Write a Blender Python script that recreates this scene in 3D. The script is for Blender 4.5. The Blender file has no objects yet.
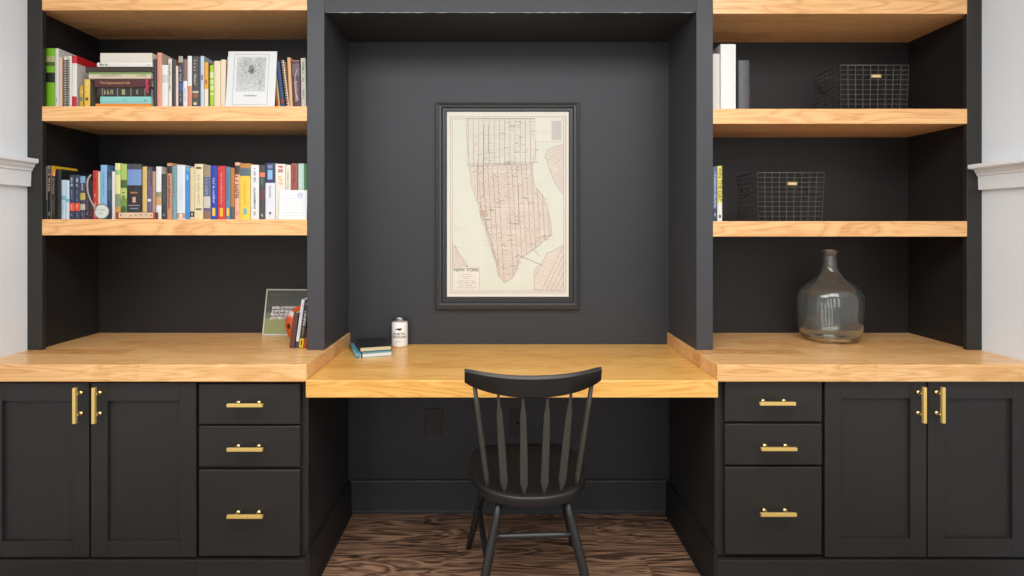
import bpy, bmesh, math, random
from mathutils import Vector, Matrix

random.seed(7)
scene = bpy.context.scene
COL = scene.collection
PI = math.pi

# ------------------------------------------------------------------ camera figures
F, VX, VY = 590.0, 498.0, 225.0          # focal length (px) and vanishing point, 1024x576
CAM_Y, EYE = -2.045, 1.29                # metres
def P(px, py, y):
    """point of the photograph at world depth y -> (x, z)"""
    d = y - CAM_Y
    return (px - VX) * d / F, EYE - (py - VY) * d / F

# ------------------------------------------------------------------ materials
def lin(c):
    out = []
    for v in c[:3]:
        v = v / 255.0
        out.append(v / 12.92 if v <= 0.04045 else ((v + 0.055) / 1.055) ** 2.4)
    return out
_mats = {}
def nodes_of(m):
    m.use_nodes = True
    nt = m.node_tree
    return nt, nt.nodes, nt.links, nt.nodes['Principled BSDF']
def paint(name, rgb, rough=0.5, var=0.06, scale=30.0, bump=0.0, metal=0.0, coat=0.0, spec=0.5, gain=1.0):
    key = (name, tuple(rgb), rough)
    if key in _mats: return _mats[key]
    m = bpy.data.materials.new(name)
    nt, N, L, b = nodes_of(m)
    c = [v * gain for v in lin(rgb)]
    tc = N.new('ShaderNodeTexCoord')
    no = N.new('ShaderNodeTexNoise'); no.inputs['Scale'].default_value = scale; no.inputs['Detail'].default_value = 4
    L.new(tc.outputs['Object'], no.inputs['Vector'])
    mr = N.new('ShaderNodeMix'); mr.data_type = 'RGBA'
    mr.inputs[6].default_value = [v * (1 - var) for v in c] + [1]
    mr.inputs[7].default_value = [min(1, v * (1 + var)) for v in c] + [1]
    L.new(no.outputs['Fac'], mr.inputs[0])
    L.new(mr.outputs[2], b.inputs['Base Color'])
    b.inputs['Roughness'].default_value = rough
    b.inputs['Metallic'].default_value = metal
    b.inputs['Coat Weight'].default_value = coat
    b.inputs['Specular IOR Level'].default_value = spec
    if bump:
        bp = N.new('ShaderNodeBump'); bp.inputs['Strength'].default_value = bump; bp.inputs['Distance'].default_value = 0.002
        L.new(no.outputs['Fac'], bp.inputs['Height']); L.new(bp.outputs['Normal'], b.inputs['Normal'])
    _mats[key] = m
    return m
def C(r, g, b_):
    """printed paper / cloth colour"""
    return paint('print_%02x%02x%02x' % (r, g, b_), (r, g, b_), 0.55, 0.05, 60, gain=.76)

def wood(name, dark, mid, light, axis='x', rough=0.35, plank=0.09, seed=0.0, vary=0.35, coat=0.15, ring=9.0, contrast=1.0):
    m = bpy.data.materials.new(name)
    nt, N, L, b = nodes_of(m)
    tc = N.new('ShaderNodeTexCoord')
    def math_(op, a=None, b2=None, v=None):
        n = N.new('ShaderNodeMath'); n.operation = op
        if a is not None: L.new(a, n.inputs[0])
        if b2 is not None: L.new(b2, n.inputs[1])
        if v is not None: n.inputs[1].default_value = v
        return n.outputs[0]
    sep = N.new('ShaderNodeSeparateXYZ'); L.new(tc.outputs['Object'], sep.inputs[0])
    along, across = (sep.outputs[0], sep.outputs[1]) if axis == 'x' else (sep.outputs[1], sep.outputs[0])
    # staves: each board across the grain gets its own tone
    idx = math_('FLOOR', math_('DIVIDE', across, v=plank))
    off = math_('MULTIPLY', idx, v=0.731)
    seg = math_('FLOOR', math_('DIVIDE', math_('ADD', along, off), v=1.3))
    wn = N.new('ShaderNodeTexWhiteNoise'); wn.noise_dimensions = '2D'
    cb = N.new('ShaderNodeCombineXYZ'); L.new(idx, cb.inputs[0]); L.new(seg, cb.inputs[1]); cb.inputs[2].default_value = seed
    L.new(cb.outputs[0], wn.inputs['Vector'])
    # stretched coordinates for the grain, shifted per board
    mp = N.new('ShaderNodeMapping')
    mp.inputs['Scale'].default_value = (0.9, ring, ring) if axis == 'x' else (ring, 0.9, ring)
    mp.inputs['Location'].default_value = (seed, seed * 1.7, seed * 0.6)
    va = N.new('ShaderNodeVectorMath'); va.operation = 'ADD'
    sh = N.new('ShaderNodeCombineXYZ')
    L.new(math_('MULTIPLY', wn.outputs['Value'], v=5.0), sh.inputs[0 if axis == 'x' else 1])
    L.new(tc.outputs['Object'], va.inputs[0]); L.new(sh.outputs[0], va.inputs[1]); L.new(va.outputs[0], mp.inputs['Vector'])
    n1 = N.new('ShaderNodeTexNoise'); n1.inputs['Scale'].default_value = 1.6; n1.inputs['Detail'].default_value = 3; n1.inputs['Distortion'].default_value = 0.7
    L.new(mp.outputs[0], n1.inputs['Vector'])
    rings = math_('FRACT', math_('MULTIPLY', n1.outputs['Fac'], v=11.0))
    tri = math_('ABSOLUTE', math_('SUBTRACT', rings, v=0.5))
    mp2 = N.new('ShaderNodeMapping')
    mp2.inputs['Scale'].default_value = (6, 240, 240) if axis == 'x' else (240, 6, 240)
    L.new(va.outputs[0], mp2.inputs['Vector'])
    n2 = N.new('ShaderNodeTexNoise'); n2.inputs['Scale'].default_value = 1.0; n2.inputs['Detail'].default_value = 3
    L.new(mp2.outputs[0], n2.inputs['Vector'])
    s = math_('ADD', math_('MULTIPLY', tri, v=0.75 * contrast), math_('MULTIPLY', n2.outputs['Fac'], v=0.5 * contrast))
    s = math_('ADD', s, math_('MULTIPLY', wn.outputs['Value'], v=vary))
    s = math_('ADD', s, v=0.5 - 0.44 * contrast - vary / 2)
    cr = N.new('ShaderNodeValToRGB')
    cr.color_ramp.elements[0].position = 0.12; cr.color_ramp.elements[0].color = lin(dark) + [1]
    cr.color_ramp.elements[1].position = 0.85; cr.color_ramp.elements[1].color = lin(light) + [1]
    e = cr.color_ramp.elements.new(0.45); e.color = lin(mid) + [1]
    L.new(s, cr.inputs[0]); L.new(cr.outputs[0], b.inputs['Base Color'])
    b.inputs['Roughness'].default_value = rough
    b.inputs['Coat Weight'].default_value = coat; b.inputs['Coat Roughness'].default_value = 0.25
    bp = N.new('ShaderNodeBump'); bp.inputs['Strength'].default_value = 0.12; bp.inputs['Distance'].default_value = 0.001
    L.new(n2.outputs['Fac'], bp.inputs['Height']); L.new(bp.outputs['Normal'], b.inputs['Normal'])
    return m

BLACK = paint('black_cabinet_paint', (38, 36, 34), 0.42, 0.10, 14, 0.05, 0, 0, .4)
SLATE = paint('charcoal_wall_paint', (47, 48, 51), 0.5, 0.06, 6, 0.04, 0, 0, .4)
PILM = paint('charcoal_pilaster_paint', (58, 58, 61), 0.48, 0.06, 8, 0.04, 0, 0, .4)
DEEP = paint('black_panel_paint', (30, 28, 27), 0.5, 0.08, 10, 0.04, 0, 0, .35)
WHITE = paint('white_wall_paint', (226, 230, 233), 0.55, 0.015, 5)
TRIMW = paint('white_trim_paint', (231, 234, 236), 0.35, 0.015, 5)
CEIL = paint('ceiling_paint', (225, 225, 222), 0.8, 0.01, 5)
BRASS = paint('brushed_brass', (244, 208, 122), 0.42, 0.08, 80, 0, 0.6)
BRASSL = paint('bright_brass', (240, 216, 150), 0.2, 0.05, 80, 0, 1.0)
CHAIRB = paint('worn_black_chair_paint', (30, 29, 28), 0.38, 0.12, 25, 0.06)
CHAIRE = paint('grey_worn_paint', (60, 57, 51), 0.45, 0.2, 40, 0.05)
FRAMEM = paint('black_frame_lacquer', (45, 45, 46), 0.35, 0.06, 30)
WIRE_LIT = paint('black_wire_lit', (98, 95, 89), 0.4, 0.1, 30, 0, 0.2)  # same black wire, lightened in colour as if lit, for basket fronts
WIRE_DARK_SHADE = paint('black_wire_dark_shade', (40, 38, 36), 0.4, 0.1, 30, 0, 0.2)  # shade put into the colour of side and back wires; also dark handles
OAK = wood('oak_countertop', (186, 124, 66), (220, 166, 102), (238, 192, 134), 'x', 0.3, 0.085, 1.0, .35, .15, 8.0, 1.15)
OAKD = wood('oak_desktop', (198, 132, 56), (224, 164, 80), (238, 188, 108), 'x', 0.28, 0.085, 4.0, .3, .15, 8.0, 1.1)
OAKS = wood('oak_shelf', (186, 124, 70), (222, 168, 108), (236, 188, 132), 'x', 0.35, 0.11, 8.0, .3, .15, 7.0, 1.0)
FLOORM = wood('stained_oak_floor', (22, 14, 10), (106, 78, 60), (160, 124, 98), 'x', 0.36, 0.12, 2.0, 0.2, 0.1, 8.0, 1.7)
PAGES = paint('paper_pages', (232, 224, 204), 0.8, 0.08, 300)

# ------------------------------------------------------------------ mesh builder
class MB:
    def __init__(s): s.v = []; s.f = []; s.m = []; s.mats = []; s.smooth = []
    def mi(s, mat):
        if mat not in s.mats: s.mats.append(mat)
        return s.mats.index(mat)
    def face(s, pts, mat, smooth=False):
        b = len(s.v); s.v += [tuple(p) for p in pts]; s.f.append(tuple(range(b, b + len(pts)))); s.m.append(s.mi(mat)); s.smooth.append(smooth)
    def faces(s, verts, faces, mat, smooth=False):
        b = len(s.v); s.v += [tuple(p) for p in verts]; k = s.mi(mat)
        for f in faces: s.f.append(tuple(i + b for i in f)); s.m.append(k); s.smooth.append(smooth)
    def box(s, x0, x1, y0, y1, z0, z1, mat):
        v = [(x0,y0,z0),(x1,y0,z0),(x1,y1,z0),(x0,y1,z0),(x0,y0,z1),(x1,y0,z1),(x1,y1,z1),(x0,y1,z1)]
        s.faces(v, [(0,3,2,1),(4,5,6,7),(0,1,5,4),(1,2,6,5),(2,3,7,6),(3,0,4,7)], mat)
        return s
    def tube(s, pts, radii, mat, n=12, caps=True, flat=1.0, fdir=None, smooth=True):
        """swept tube through pts; flat squashes the section along fdir"""
        pts = [Vector(p) for p in pts]
        if not hasattr(radii, '__len__'): radii = [radii] * len(pts)
        ref = Vector(fdir) if fdir else None
        verts = []; k = len(pts)
        prev = None
        for i, p in enumerate(pts):
            t = (pts[min(i + 1, k - 1)] - pts[max(i - 1, 0)]).normalized()
            if ref: u = (ref - t * ref.dot(t)).normalized()
            elif prev is not None: u = (prev - t * prev.dot(t)).normalized()
            else:
                a = Vector((0, 0, 1)) if abs(t.z) < 0.9 else Vector((1, 0, 0)); u = (a - t * a.dot(t)).normalized()
            prev = u; w = t.cross(u)
            for j in range(n):
                a = 2 * PI * (j + 0.5) / n
                verts.append(p + (u * math.cos(a) * flat + w * math.sin(a)) * radii[i])
        fs = []
        for i in range(k - 1):
            for j in range(n):
                a = i * n + j; b = i * n + (j + 1) % n
                fs.append((a, b, b + n, a + n))
        if caps: fs.append(tuple(range(n - 1, -1, -1))); fs.append(tuple(range((k - 1) * n, k * n)))
        s.faces(verts, fs, mat, smooth)
        return s
    def lathe(s, prof, mat, n=48, centre=(0, 0, 0), smooth=True, capb=True, capt=True):
        c = centre; verts = []
        for r, z in prof:
            for j in range(n):
                a = 2 * PI * j / n
                verts.append((c[0] + r * math.cos(a), c[1] + r * math.sin(a), c[2] + z))
        fs = []
        for i in range(len(prof) - 1):
            for j in range(n):
                a = i * n + j; b = i * n + (j + 1) % n
                fs.append((a, b, b + n, a + n))
        if capb: fs.append(tuple(range(n - 1, -1, -1)))
        if capt: fs.append(tuple(range((len(prof) - 1) * n, len(prof) * n)))
        s.faces(verts, fs, mat, smooth)
        return s
    def prism(s, poly, y0, y1, mat):
        """x,z polygon extruded along y"""
        n = len(poly)
        v = [(x, y0, z) for x, z in poly] + [(x, y1, z) for x, z in poly]
        f = [tuple(range(n)), tuple(range(2 * n - 1, n - 1, -1))] + [(i, i + n, (i + 1) % n + n, (i + 1) % n) for i in range(n)]
        s.faces(v, f, mat)
        return s
    def line(s, O, R, U, x0, y0, x1, y1, w, mat):
        """thin flat stroke in the plane O,R,U"""
        dx, dy = x1 - x0, y1 - y0; l = math.hypot(dx, dy) or 1e-9
        nx, ny = -dy / l * w / 2, dx / l * w / 2
        q = [(x0 + nx, y0 + ny), (x0 - nx, y0 - ny), (x1 - nx, y1 - ny), (x1 + nx, y1 + ny)]
        s.face([O + R * a + U * b for a, b in q], mat)
    def rect(s, O, R, U, x0, y0, x1, y1, mat):
        s.face([O + R * a + U * b for a, b in ((x0, y0), (x1, y0), (x1, y1), (x0, y1))], mat)
    def marks(s, O, R, U, length, height, mat, seed=0, gap=0.2):
        """illegible lettering: small upright strokes grouped in words"""
        r = random.Random(seed); x = 0; w = height * 0.55; st = height * 0.2
        while x + w < length:
            if r.random() < gap: x += w * 0.9; continue
            h = height * r.choice((1, 1, 0.75))
            s.rect(O, R, U, x, 0, x + st, h, mat)
            k = r.randrange(4)
            if k in (0, 1): s.rect(O, R, U, x + w - st, 0, x + w, h * r.choice((1, .6)), mat)
            if k in (1, 2): s.rect(O, R, U, x + st, h - st, x + w - st * .5, h, mat)
            if k in (2, 3, 0): s.rect(O, R, U, x + st, h * .4, x + w - st * .5, h * .4 + st, mat)
            if k == 3: s.rect(O, R, U, x + st, 0, x + w - st * .5, st, mat)
            x += w * 1.3
    def text(s, txt, O, R, U, size, mat, align='CENTER', wrap=None, spacing=1.0, sx=1.0, bold=0.0):
        cu = bpy.data.curves.new('lettering', 'FONT'); cu.body = txt; cu.size = size; cu.align_x = align; cu.align_y = 'CENTER'; cu.space_character = spacing
        cu.resolution_u = 3; cu.offset = bold
        o = bpy.data.objects.new('lettering', cu); COL.objects.link(o)
        dg = bpy.context.evaluated_depsgraph_get()
        me = bpy.data.meshes.new_from_object(o.evaluated_get(dg))
        vs = [v.co.copy() for v in me.vertices]; fs = [tuple(p.vertices) for p in me.polygons]
        vs = [wrap(v.x * sx, v.y) if wrap else O + R * (v.x * sx) + U * v.y for v in vs]
        s.faces(vs, fs, mat)
        bpy.data.objects.remove(o); bpy.data.curves.remove(cu); bpy.data.meshes.remove(me)
    def build(s, name, parent=None, origin=(0, 0, 0), bevel=0.0, local=False, segs=2, subdiv=0, merge=False):
        """origin: world position of the object's own origin; geometry is in world coordinates unless local"""
        o_ = Vector(origin)
        me = bpy.data.meshes.new(name)
        vs = s.v if local else [tuple(Vector(v) - o_) for v in s.v]
        me.from_pydata(vs, [], s.f)
        for m in s.mats: me.materials.append(m)
        for p, k, sm in zip(me.polygons, s.m, s.smooth): p.material_index = k; p.use_smooth = sm
        if merge:
            bm = bmesh.new(); bm.from_mesh(me); bmesh.ops.remove_doubles(bm, verts=bm.verts, dist=1e-6); bmesh.ops.recalc_face_normals(bm, faces=bm.faces); bm.to_mesh(me); bm.free()
        me.update()
        ob = bpy.data.objects.new(name, me); COL.objects.link(ob)
        if parent is not None:
            ob.parent = parent
            if not local: ob.location = o_ - world_of(parent)
        else: ob.location = o_
        if bevel:
            md = ob.modifiers.new('edge', 'BEVEL'); md.width = bevel; md.segments = segs; md.limit_method = 'ANGLE'; md.angle_limit = math.radians(40)
        if subdiv:
            md = ob.modifiers.new('sub', 'SUBSURF'); md.levels = subdiv; md.render_levels = subdiv
        return ob
def world_of(o):
    v = Vector(o.location)
    while o.parent is not None: o = o.parent; v += Vector(o.location)
    return v
def thing(name, label, cat, loc=(0, 0, 0), rz=0.0, group=None):
    o = bpy.data.objects.new(name, None); COL.objects.link(o); o.empty_display_size = 0.05
    o.location = loc; o.rotation_euler = (0, 0, rz); o['label'] = label; o['category'] = cat
    if group: o['group'] = group
    return o
def tag(o, label, cat, group=None):
    o['label'] = label; o['category'] = cat
    if group: o['group'] = group
    return o
def struct(o): o['kind'] = 'structure'; return o
X, Y, Z = Vector((1, 0, 0)), Vector((0, 1, 0)), Vector((0, 0, 1))

# ------------------------------------------------------------------ figures of the built-in
BACK = 0.61; PIL = 0.238                  # back wall plane, bookcase front plane
WL, WR = -1.822, 1.873                    # side walls
NL, NR = -0.668, 0.764                    # alcove sides
CT, CB = 0.806, 0.746                     # countertop top / underside
DT, DB = 0.754, 0.694                     # desktop
HI = 2.62                                 # ceiling
NEAR = -4.2

# ------------------------------------------------------------------ setting
struct(MB().box(WL - .1, WR + .1, NEAR, BACK + .1, -0.06, 0, FLOORM).build('floor'))
struct(MB().box(WL - .1, WR + .1, NEAR, BACK + .1, HI, HI + .06, CEIL).build('ceiling'))
struct(MB().box(WL - .1, WR + .1, BACK, BACK + .1, 0, HI, SLATE).build('wall_back'))
struct(MB().box(WL - .1, WL, NEAR, BACK, 0, HI, WHITE).build('wall_left'))
struct(MB().box(WR, WR + .1, NEAR, BACK, 0, HI, WHITE).build('wall_right'))
# chair rail mouldings on the side walls
def chair_rail(name, wx, sgn, w, yt, yb):
    y0, y1 = NEAR, PIL - 0.003
    zt = P(0, yt, y1)[1]; zb = P(0, yb, y1)[1]
    H = zt - zb
    prof = [(0, zb), (.017, zb), (.019, zt - .47 * H), (.024, zt - .43 * H), (.025, zt - .36 * H), (.032, zt - .28 * H), (.034, zt - .2 * H), (w - .003, zt - .17 * H), (w, zt - .14 * H), (w, zt), (0, zt)]
    mb = MB(); mb.prism([(wx + sgn * a, b) for a, b in prof], y0, y1, TRIMW)
    struct(mb.build(name, merge=True))
chair_rail('trim_1', WL, 1, .047, 159.0, 186.5)
chair_rail('trim_2', WR, -1, .058, 165.0, 190.0)
# baseboards with shoe moulding inside the alcove
def base_prof(h): return [(0, 0), (.021, 0), (.021, .008), (.016, .013), (.014, .015), (.014, h - .006), (.011, h), (0, h)]
mb = MB(); n = len(base_prof(.145))
pr = base_prof(.145)
v = [(NL, BACK - a, z) for a, z in pr] + [(NR, BACK - a, z) for a, z in pr]
mb.faces(v, [tuple(range(n)), tuple(range(2*n-1, n-1, -1))] + [(i, i+n, (i+1)%n+n, (i+1)%n) for i in range(n)], SLATE)
struct(mb.build('baseboard_back', merge=True))
pr = base_prof(.145)
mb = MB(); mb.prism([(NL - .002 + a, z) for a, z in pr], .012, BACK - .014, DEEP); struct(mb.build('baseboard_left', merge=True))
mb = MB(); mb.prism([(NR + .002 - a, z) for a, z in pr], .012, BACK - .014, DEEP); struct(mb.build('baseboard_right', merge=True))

# ------------------------------------------------------------------ bookcases, header
def bookcase(label, x_wall, x_stile, x_in0, x_in1, shelves, left):
    t = thing('bookcase', label, 'bookcase', (0.5 * (x_stile + x_in0), PIL, CT), group=None)
    x_panel = x_stile + (-.027 if left else .027)
    def b(name, mb, bev=.0015): return mb.build(name, t, t.location, bev)
    lo, hi = sorted((x_wall, x_stile)); b('stile', MB().box(lo, hi, PIL, PIL + .02, CT, HI, BLACK))
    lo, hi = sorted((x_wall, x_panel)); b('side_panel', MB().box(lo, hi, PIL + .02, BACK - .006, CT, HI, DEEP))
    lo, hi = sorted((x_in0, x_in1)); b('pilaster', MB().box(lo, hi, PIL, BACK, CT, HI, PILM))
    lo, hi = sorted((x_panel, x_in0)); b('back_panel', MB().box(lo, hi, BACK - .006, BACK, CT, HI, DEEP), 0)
    for zt, zb in shelves:
        lo, hi = sorted((x_stile, x_in0))
        mb = MB().box(lo, hi, PIL - .001, PIL + .0195, zb, zt, OAKS)
        lo2, hi2 = sorted((x_panel, x_in0))
        mb.box(lo2, hi2, PIL + .0195, BACK - .006, zb + .002, zt, OAKS)
        b('shelf', mb, .0015)
    return t
LSH = [(P(0, 106.3, PIL)[1], P(0, 121, PIL)[1]), (P(0, 219.3, PIL)[1], P(0, 235.3, PIL)[1]), (P(0, -6, PIL)[1], P(0, 10.3, PIL)[1])]
RSH = [(P(0, 108.8, PIL)[1], P(0, 123.8, PIL)[1]), (P(0, 221.2, PIL)[1], P(0, 236.6, PIL)[1]), (P(0, -2.5, PIL)[1], P(0, 13.8, PIL)[1])]
LIN, RIN = -0.739, 0.832                 # inner faces of the bookcases
bookcase('black built-in bookcase with thick oak shelves full of books, left of alcove', WL, -1.764, LIN, -.672, LSH, True)
bookcase('black built-in bookcase with oak shelves of wire baskets, right of alcove', WR, 1.815, RIN, .768, RSH, False)
hz = P(0, 12.5, PIL)[1]
h = thing('header_panel', 'black boxed header spanning the top of the desk alcove between the bookcases', 'panel', (0.05, PIL, hz))
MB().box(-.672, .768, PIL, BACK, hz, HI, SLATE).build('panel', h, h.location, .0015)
mb = MB(); r = random.Random(3); ck = paint('bare_caulk', (170, 165, 155), .7); n_ = 60; pv = []
for k in range(n_ + 1):                   # chipped light paint line along the soffit edge
    q = r.choice((.0003, .0004, .0010, .0016, .0018)) if k % 2 else .0005
    xx = -.664 + 1.42 * k / n_; pv += [(xx, PIL - .0006, hz + .0004), (xx, PIL - .0006, hz - q)]
mb.faces(pv, [(2*k, 2*k+2, 2*k+3, 2*k+1) for k in range(n_)], ck)
o = mb.build('caulk_line', h, h.location); o['label'] = 'chipped pale caulk along the lower edge'

# ------------------------------------------------------------------ worktops and desktop
def top(name, label, cat, x0, x1, y0, zb, zt, mat):
    o = MB().box(x0, x1, y0, BACK, zb, zt, mat).build(name, None, ((x0 + x1) / 2, y0, zb), .003)
    return tag(o, label, cat)
top('countertop', 'thick oak countertop on the left cabinets, below the bookcase full of books', 'countertop', WL, -.664, 0, CB, CT, OAK)
top('countertop', 'thick oak countertop on the right cabinets, under the glass jug', 'countertop', .760, WR, 0, CB, CT, OAK)
top('desktop', 'oak desktop spanning the alcove between the two cabinets, behind the black chair', 'desk', -.6635, .7595, -.011, DB, DT, OAKD)

# ------------------------------------------------------------------ base cabinets
DY = 0.020; FY = 0.040                   # door face, face-frame plane
def Z_(py, y=DY): return P(0, py, y)[1]
def X_(px, y=DY): return P(px, 0, y)[0]
def handle(parent, cx, cz, vertical, mat=BRASS):
    """square bar pull on two round posts, centre of the bar cx,cz"""
    L = .0615; s = .0057; off = .036; pp = .036
    mb = MB()
    yb = DY - off
    if vertical: mb.box(cx - s, cx + s, yb - s, yb + s, cz - L, cz + L, mat)
    else: mb.box(cx - L, cx + L, yb - s, yb + s, cz - s, cz + s, mat)
    o = mb.build('handle', parent, (cx, DY, cz), .0012)
    mbs = []
    for k in (-1, 1):
        mb = MB(); mbs.append(mb)
        q = (cx, cz + k * pp) if vertical else (cx + k * pp, cz)
        mb.tube([(q[0], yb + s, q[1]), (q[0], DY - .006, q[1])], .0045, BRASSL, 14)
        mb.tube([(q[0], DY - .012, q[1]), (q[0], DY - .004, q[1]), (q[0], DY, q[1])], [.0065, .0075, .0085], BRASSL, 16)
    return o, mbs, (cx, DY, cz)
def pull(parent, cx, cz, vertical):
    o, mbs, org = handle(parent, cx, cz, vertical)
    for mb in mbs: mb.build('handle_post', parent, org)
def door_leaf(cab, x0, x1, z0, z1, sw, pz0, pz1, hx, hz_):
    mb = MB()
    mb.box(x0, x0 + sw, DY, FY, z0, z1, BLACK); mb.box(x1 - sw, x1, DY, FY, z0, z1, BLACK)
    mb.box(x0 + sw, x1 - sw, DY, FY, z0, pz0, BLACK); mb.box(x0 + sw, x1 - sw, DY, FY, pz1, z1, BLACK)
    d = mb.build('door', cab, (x0, DY, z0), .0012)
    MB().box(x0 + sw - .002, x1 - sw + .002, DY + .011, FY - .002, pz0 - .002, pz1 + .002, BLACK).build('door_panel', d, (x0, DY, z0))
    pull(d, hx, hz_, True)
def bar_at(px, py): return P(px, py, DY - .036)
def doors_cabinet(label, x0, x1, plinth, doors):
    t = thing('base_cabinet', label, 'cabinet', ((x0 + x1) / 2, FY, 0))
    mb = MB().box(x0, x1, FY + .001, BACK - .02, .122, CB - .001, DEEP)
    mb.build('carcass', t, t.location)
    MB().box(x0, x1, .012, FY + .001, 0, .120, BLACK).build('plinth', t, t.location, .0015)
    for a in doors: door_leaf(t, *a)
    return t
def drawer_cabinet(label, x0, x1, drawers):
    t = thing('drawer_cabinet', label, 'cabinet', ((x0 + x1) / 2, FY, 0))
    MB().box(x0, x1, FY + .001, BACK - .02, .122, CB - .001, BLACK).build('carcass', t, t.location)
    MB().box(x0, x1, .012, FY + .001, 0, .120, BLACK).build('plinth', t, t.location, .0015)
    for dx0, dx1, z0, z1, hx, hz_ in drawers:
        d = MB().box(dx0, dx1, DY, FY, z0, z1, BLACK).build('drawer', t, (dx0, DY, z0), .0035, segs=3)
        pull(d, hx, hz_, False)
    return t
zb = .127
pz0L, pz1L = Z_(541.5), Z_(401)
drL = [(X_(-14.5), X_(89), zb, Z_(383), X_(71) - X_(54.5), pz0L, pz1L, *bar_at(74.8, 405.7)),
       (X_(91), X_(196), zb, Z_(383), X_(107.5) - X_(91), pz0L, pz1L, *bar_at(94, 405.7))]
xsL = X_(197.3)
doors_cabinet('black two-door base cabinet with vertical brass pulls at far left', WL, xsL, None, drL)
drawer_cabinet('black three-drawer base cabinet left of the desk alcove', xsL, NL - .002, [
    (X_(198.6), X_(300.2), Z_(424.5), Z_(384), *bar_at(245, 405.3)),
    (X_(198.6), X_(300.2), Z_(467), Z_(426.2), *bar_at(245, 449.5)),
    (X_(198.6), X_(299.8), Z_(556.5), Z_(470), *bar_at(245, 516.5))])
pz0R, pz1R = Z_(538.8), Z_(398.6)
xsR = X_(823.8)
doors_cabinet('black two-door base cabinet with vertical brass pulls at far right', xsR, WR, None, [
    (X_(825), X_(926.5), zb, Z_(381), X_(841) - X_(825), pz0R, pz1R, *bar_at(924.3, 405.2)),
    (X_(928), X_(1028.5), zb, Z_(381), X_(944) - X_(928), pz0R, pz1R, *bar_at(943, 405.2))])
drawer_cabinet('black three-drawer base cabinet right of the desk alcove', NR + .002, xsR, [
    (X_(724.8), X_(822.3), Z_(421.8), Z_(381.5), *bar_at(777.5, 403.6)),
    (X_(725), X_(822.3), Z_(465), Z_(424), *bar_at(779, 449)),
    (X_(725.2), X_(822), Z_(554.5), Z_(467.3), *bar_at(778.5, 514.5))])

# ------------------------------------------------------------------ outlets under the desk
def outlet(label, px0, px1, py0, py1, kind):
    x0, z1 = P(px0, py0, BACK); x1, z0 = P(px1, py1, BACK); cx, cz = (x0 + x1) / 2, (z0 + z1) / 2
    t = thing('wall_outlet', label, 'outlet', (cx, BACK, cz))
    blk = paint('black_plastic', (27, 26, 26), .3); scr = paint('steel_screw', (170, 165, 155), .3, metal=1)
    MB().box(x0, x1, BACK - .006, BACK, z0, z1, blk).build('cover_plate', t, t.location, .002)
    O = Vector((cx, BACK - .0092, cz)); hole = paint('dark_hole', (8, 8, 8), .6)
    if kind == 'socket':
        for k in (-1, 1):
            mb = MB().box(cx - .0165, cx + .0165, BACK - .009, BACK - .005, cz + k * .0195 - .0135, cz + k * .0195 + .0135, blk)
            for s_ in (-1, 1): mb.rect(O, X, Z, s_ * .007 - .0012, k * .0195 - .002, s_ * .007 + .0012, k * .0195 + .008, hole)
            mb.rect(O, X, Z, -.0025, k * .0195 - .010, .0025, k * .0195 - .005, hole)
            mb.build('socket', t, t.location)
        MB().tube([(cx, BACK - .005, cz), (cx, BACK - .0075, cz)], .0035, scr, 12).build('screw', t, t.location)
    else:
        MB().tube([(cx, BACK - .006, cz), (cx, BACK - .0068, cz)], .0075, hole, 16).build('cable_port', t, t.location)
        for k in (-1, 1): MB().tube([(cx, BACK - .005, cz + k * .045), (cx, BACK - .0075, cz + k * .045)], .003, blk, 12).build('screw', t, t.location)
outlet('black duplex wall socket under the desk, left of the chair', 425.5, 442.2, 408.5, 434.8, 'socket')
outlet('black wall plate with one round cable hole, behind the chair spindles', 510, 526, 409, 435, 'port')

# ------------------------------------------------------------------ framed map
PY = BACK - 0.028
def PV(px, py, y): x, z = P(px, py, y); return Vector((x, y, z))
fx0, fz1 = P(435.3, 102, PY); fx1, fz0 = P(579.6, 309.8, PY)
px0, pz1 = P(446.8, 111.7, BACK - .010); px1, pz0 = P(568.9, 296.9, BACK - .010)
fr = thing('framed_map', 'tall black-framed vintage city map hanging above the desk', 'picture', ((fx0 + fx1) / 2, BACK, (fz0 + fz1) / 2))
# moulded frame: mitred sweep of a stepped profile
prof = [(0, 0), (0, .020), (.003, .025), (.006, .0255), (.008, .0235), (.020, .027), (.027, .026), (.032, .021), (.034, .016), (.041, .016), (.0425, .019), (.047, .019), (.049, .011), (.053, .011)]
iw = max(px0 - fx0, 0.001) + .001; sc_ = iw / .053
hs = (fz1 - pz1 + .001) / .053; hb = (pz0 - fz0 + .001) / .053
mb = MB(); rings = []
for a, h_ in prof:
    rings.append([(fx0 + a * sc_, BACK - h_, fz0 + a * hb), (fx1 - a * (fx1 - px1 + .001) / .053, BACK - h_, fz0 + a * hb), (fx1 - a * (fx1 - px1 + .001) / .053, BACK - h_, fz1 - a * hs), (fx0 + a * sc_, BACK - h_, fz1 - a * hs)])
vs = [p for r_ in rings for p in r_]; fs = []
for i in range(len(rings) - 1):
    for j in range(4): fs.append((i*4+j, i*4+(j+1)%4, i*4+4+(j+1)%4, i*4+4+j))
mb.faces(vs, fs, FRAMEM)
mb.build('frame', fr, fr.location)
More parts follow.
